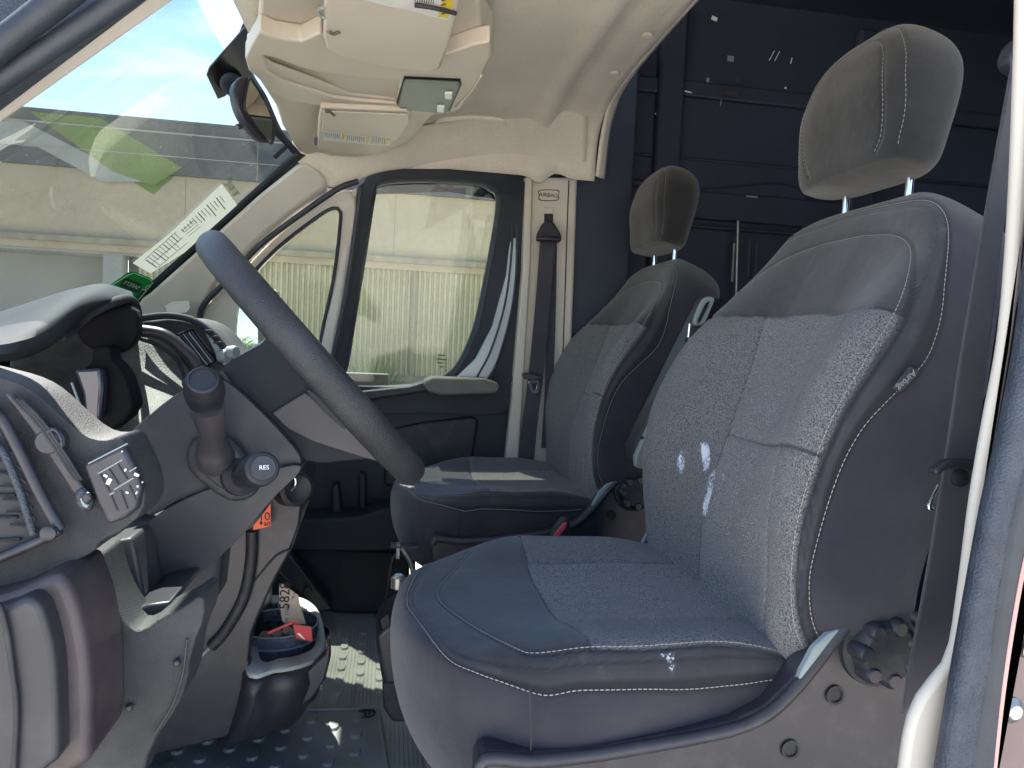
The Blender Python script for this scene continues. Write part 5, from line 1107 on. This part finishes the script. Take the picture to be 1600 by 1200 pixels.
# ================================================================== THINGS IN THE CUP TRAY
tc_ = rimpt(434, 992); tc_[2] = .862
tub = thing('plastic_tub', 'clear plastic tub of dark odds and ends in the console tray', 'plastic tub', tuple(tc_))
R0 = .072
lathe('tub_wall', tc_, (0, 0, 1), [(-.035, R0*.84), (.020, R0*.97), (.023, R0*1.04), (.026, R0*1.04), (.045, R0*1.02), (.046, R0*.99), (.024, R0*.95), (-.032, R0*.81)], TUBM, tub, 60, cap=False)
lathe('tub_lip', tc_, (0, 0, 1), [(.0445, R0*1.0), (.0475, R0*1.02), (.0475, R0*.985), (.0445, R0*.98)], GREYT, tub, 60, cap=False)
lathe('tub_lip', tc_, (0, 0, 1), [(.022, R0*1.035), (.026, R0*1.05), (.026, R0*1.03)], GREYT, tub, 60, cap=False)
for i in range(9):
    a = random.uniform(0, 6.28); r = random.uniform(0, .035)
    box('odd_piece', tc_+A(r*math.cos(a), r*math.sin(a), .018+.004*i*.6), (random.uniform(.02, .05), random.uniform(.012, .025), random.uniform(.004, .012)), [BLK, INK, BLKS, STEEL, PINK][i % 5], tub, .002, R=rotZ(a) @ rotX(random.uniform(-.5, .5)))
for i in range(3): lathe('coin', tc_+A(-.02+.02*i, -.02, .03+.004*i), (.2, -.4, 1), [(0, .010), (.002, .010)], STEEL, tub, 20)
tk = prism('paper_ticket', [P(437, 912, 1.40), P(441, 912, 1.40), P(466, 930, 1.40), P(468, 942, 1.40), P(478, 975, 1.40), P(450, 976, 1.40), P(441, 970, 1.40), P(437, 945, 1.40), P(436, 925, 1.40)], (0, .0008, 0), TAN, None, 0)
tag(tk, 'manila ticket numbered 5828 standing up out of the clear tub', 'ticket')
text('lettering', '5828', P(445.5, 931, 1.3985), (.0, 0, 1), (-1, 0, .1), .026, INK, tk)
text('lettering', 'AM TYPE', P(449, 961, 1.3985), (.05, 0, 1), (-1, 0, .05), .010, GREYINK, tk)
tube('pen_scrawl', [P(456, 938, 1.3985), P(457, 932, 1.3985), P(459, 934, 1.3985), P(460, 926, 1.3985), P(462, 928, 1.3985)], .0006, GREYINK, tk, seg=5)
rc_ = prism('red_card', [P(457, 975, 1.325), P(487, 979, 1.325), P(489, 1003, 1.325), P(462, 998, 1.325)], (0, .0015, 0), REDC, None, 0)
tag(rc_, 'small shiny red packet with pale mark leaning on the tub', 'packet')
prism('pale_mark', [P(464, 990, 1.3245), P(468, 989, 1.3245), P(477, 999, 1.3245), P(474, 998, 1.3245)], (0, -.0005, 0), WHITEB, rc_, 0)
for a, b in (((457, 975), (487, 979)), ((487, 979), (489, 1003)), ((489, 1003), (462, 998)), ((462, 998), (457, 975))): tube('packet_edge', [P(*a, 1.3242), P(*b, 1.3242)], .0008, PINK, rc_, n=2, seg=5)
rs = prism('red_strip', [P(417, 988, 1.33), P(464, 968, 1.33), P(466, 971, 1.33), P(419, 991, 1.33)], (0, .0015, 0), REDC, None, 0)
tag(rs, 'thin red strip lying across the top of the clear tub', 'plastic strip')

# ================================================================== FLOOR MATS
def F_(px, py, z=.662): return QZ(px, py, z)
fm = thing('floor_mat', 'light ribbed rubber mat in the passenger and middle footwell', 'floor mat', (.0, 1.8, .65))
ms1 = prism('mat_sheet', [F_(300, 955), F_(640, 955), F_(600, 1000), F_(592, 1040), F_(605, 1060), F_(655, 1082), F_(690, 1240), F_(590, 1240), F_(560, 1104), F_(300, 1108)], (0, 0, -.008), MATR, fm, 0, 2)
sheet('mat_upstand', [[F_(584, 960), F_(592, 1010), F_(606, 1055), F_(625, 1075)], [F_(596, 960, .69), F_(606, 1000, .69), F_(616, 1045, .69), F_(640, 1070, .69)]], MATR, fm, .004, 20, 8)
def stud(c, L1, L2, h, mat, parent, rot=0):
    pts = []
    for sx, a0 in ((1, -90), (-1, 90)):
        for k in range(7):
            a = math.radians(a0+180*k/6); pts.append(A(sx*(L1-L2)/2+math.cos(a)*L2/2, math.sin(a)*L2/2, 0))
    return [c+rotZ(rot)@p for p in pts]
def join_into(dst, srcs):
    bm = bmesh.new(); bm.from_mesh(dst.data)
    for o in srcs:
        bm.from_mesh(o.data); me = o.data; bpy.data.objects.remove(o); bpy.data.meshes.remove(me)
    bm.to_mesh(dst.data); bm.free()
def studs(name, cs, mat, parent, z, L1=.036, L2=.020, h=.005):
    V = []; Fc = []
    for c in cs:
        o = stud(A(c[0], c[1], z), L1, L2, h, mat, parent, math.pi/2); n = len(o); s = len(V); cen = A(c[0], c[1], z)
        V += o; V += [cen+(p-cen)*.84+A(0, 0, h) for p in o]
        Fc += [(s+i, s+(i+1) % n, s+n+(i+1) % n, s+n+i) for i in range(n)]+[tuple(s+n+i for i in range(n))]
    return mesh(name, V, Fc, mat, parent, smooth=False)
# studs: staggered rows inside the light mat
cs = []
a0 = F_(545, 985); 
for i in range(-1, 8):
    for j in range(-1, 9):
        c = A(a0[0]+.04-i*.045, 1.90-j*.060-(i % 2)*.03, 0)
        if c[1] > 1.60: cs.append(c)
tp1 = studs('tread_pattern', cs, MATR, fm, .662)
# fine ribs
V = []; Fc = []
x = -.40
while x < .22:
    s = len(V); V += [(x, 1.30, .6622), (x+.0025, 1.30, .6634), (x+.005, 1.30, .6622), (x, 2.02, .6622), (x+.0025, 2.02, .6634), (x+.005, 2.02, .6622)]
    Fc += [(s, s+1, s+4, s+3), (s+1, s+2, s+5, s+4)]; x += .0085
V = [v for v in V]
ribs = mesh('mat_ribs', V, Fc, MATR, fm, smooth=False); join_into(ms1, [tp1, ribs])
prism('heel_pad', [F_(628, 1090, .664), F_(648, 1090, .664), F_(660, 1125, .664), F_(652, 1133, .664), F_(638, 1130, .664)], (0, 0, .004), MATR, fm, .002, 2, cut=1)
dm = thing('floor_mat', 'dark studded rubber mat with raised border under the steering wheel', 'floor mat', (-.2, 1.3, .655))
ms2 = prism('mat_sheet', [F_(200, 1110, .668), F_(460, 1109, .668), F_(585, 1105, .668), F_(593, 1109, .668), F_(612, 1240, .668), F_(100, 1240, .668), F_(60, 1180, .668)], (0, 0, -.008), MATD, dm, 0, 2)
tube('mat_border', [F_(460, 1110, .670), F_(586, 1107, .670), F_(592, 1112, .670), F_(611, 1240, .670)], .004, MATD, dm, seg=8, smooth_path=False)
cs = []; yb = F_(585, 1105)[1]; xb = F_(590, 1110)[0]
for i in range(0, 16):
    for j in range(0, 9):
        cs.append(A(xb-.040-i*.046, yb-.055-j*.062-(i % 2)*.031, 0))
tp2 = studs('tread_pattern', [c for c in cs if c[1] > 1.05], MATD, dm, .668, .037, .023); join_into(ms2, [tp2])
lc = F_(573, 1114, .670)
for k in range(3): tube('mat_emblem', [lc+A(-.012+.008*k, -.006, .001), lc+A(-.010+.008*k, .004, .002), lc+A(-.004+.008*k, .008, .001)], .0018, BLK, dm, seg=6)
tube('mat_emblem', [lc+.017*A(math.cos(t), math.sin(t)*.9, 0) for t in np.linspace(0, 6.0, 12)], .0016, BLK, dm, seg=6)

# ================================================================== BETWEEN THE SEATS
jb = thing('tool_box', 'black plastic box with square slot fixed beside the near seat base', 'plastic box', tuple(P(610, 1000, 1.42)))
prism('box_lid', [(588, 950, 1.44), (600, 938, 1.44), (626, 918, 1.44), (640, 925, 1.44), (640, 1005, 1.44), (625, 1020, 1.44), (600, 1022, 1.44), (594, 990, 1.44)], (0, -.14, 0), BLKS, jb, .010, 4)
prism('box_slot', [(594, 968, 1.298), (606, 958, 1.298), (610, 975, 1.298), (598, 983, 1.298)], (0, -.003, 0), INK, jb, .001, 1)
prism('box_foot', [(598, 1022, 1.42), (625, 1022, 1.42), (640, 1010, 1.42), (655, 1080, 1.42), (612, 1080, 1.42), (600, 1060, 1.42)], (0, -.12, 0), BLK, jb, .006, 3)
lathe('latch_knob', P(622, 918, 1.40), (0, 0, 1), [(0, .014), (.02, .014), (.025, .008)], STEEL, jb, 16)
br = thing('seat_bracket', 'thin black metal bracket below the front of the far seat', 'bracket', tuple(P(630, 860, 1.62)))
tube('bracket_rod', [P(604, 935, 1.64), P(612, 880, 1.64), P(618, 868, 1.64), P(640, 866, 1.64)], .004, BLKS, br, seg=8)
box('bracket_plate', P(632, 852, 1.62), (.06, .03, .006), BLKS, br, .001); box('bracket_plate', P(622, 860, 1.62), (.008, .03, .03), STEEL, br, .001)
tube('bracket_rod', [P(628, 856, 1.60), P(640, 875, 1.60), P(648, 900, 1.60)], .006, STEEL, br, seg=8)
prof('footwell_brace', [(430, 850), (442, 850), (520, 952), (500, 958), (440, 900), (425, 880)], 1.98, 2.04, BLKS, van, .006, 3)
lathe('footwell_screw', P(480, 924, 1.97), (0, -1, 0), [(0, .012), (.006, .012), (.008, .005)], BLK, van, 16)
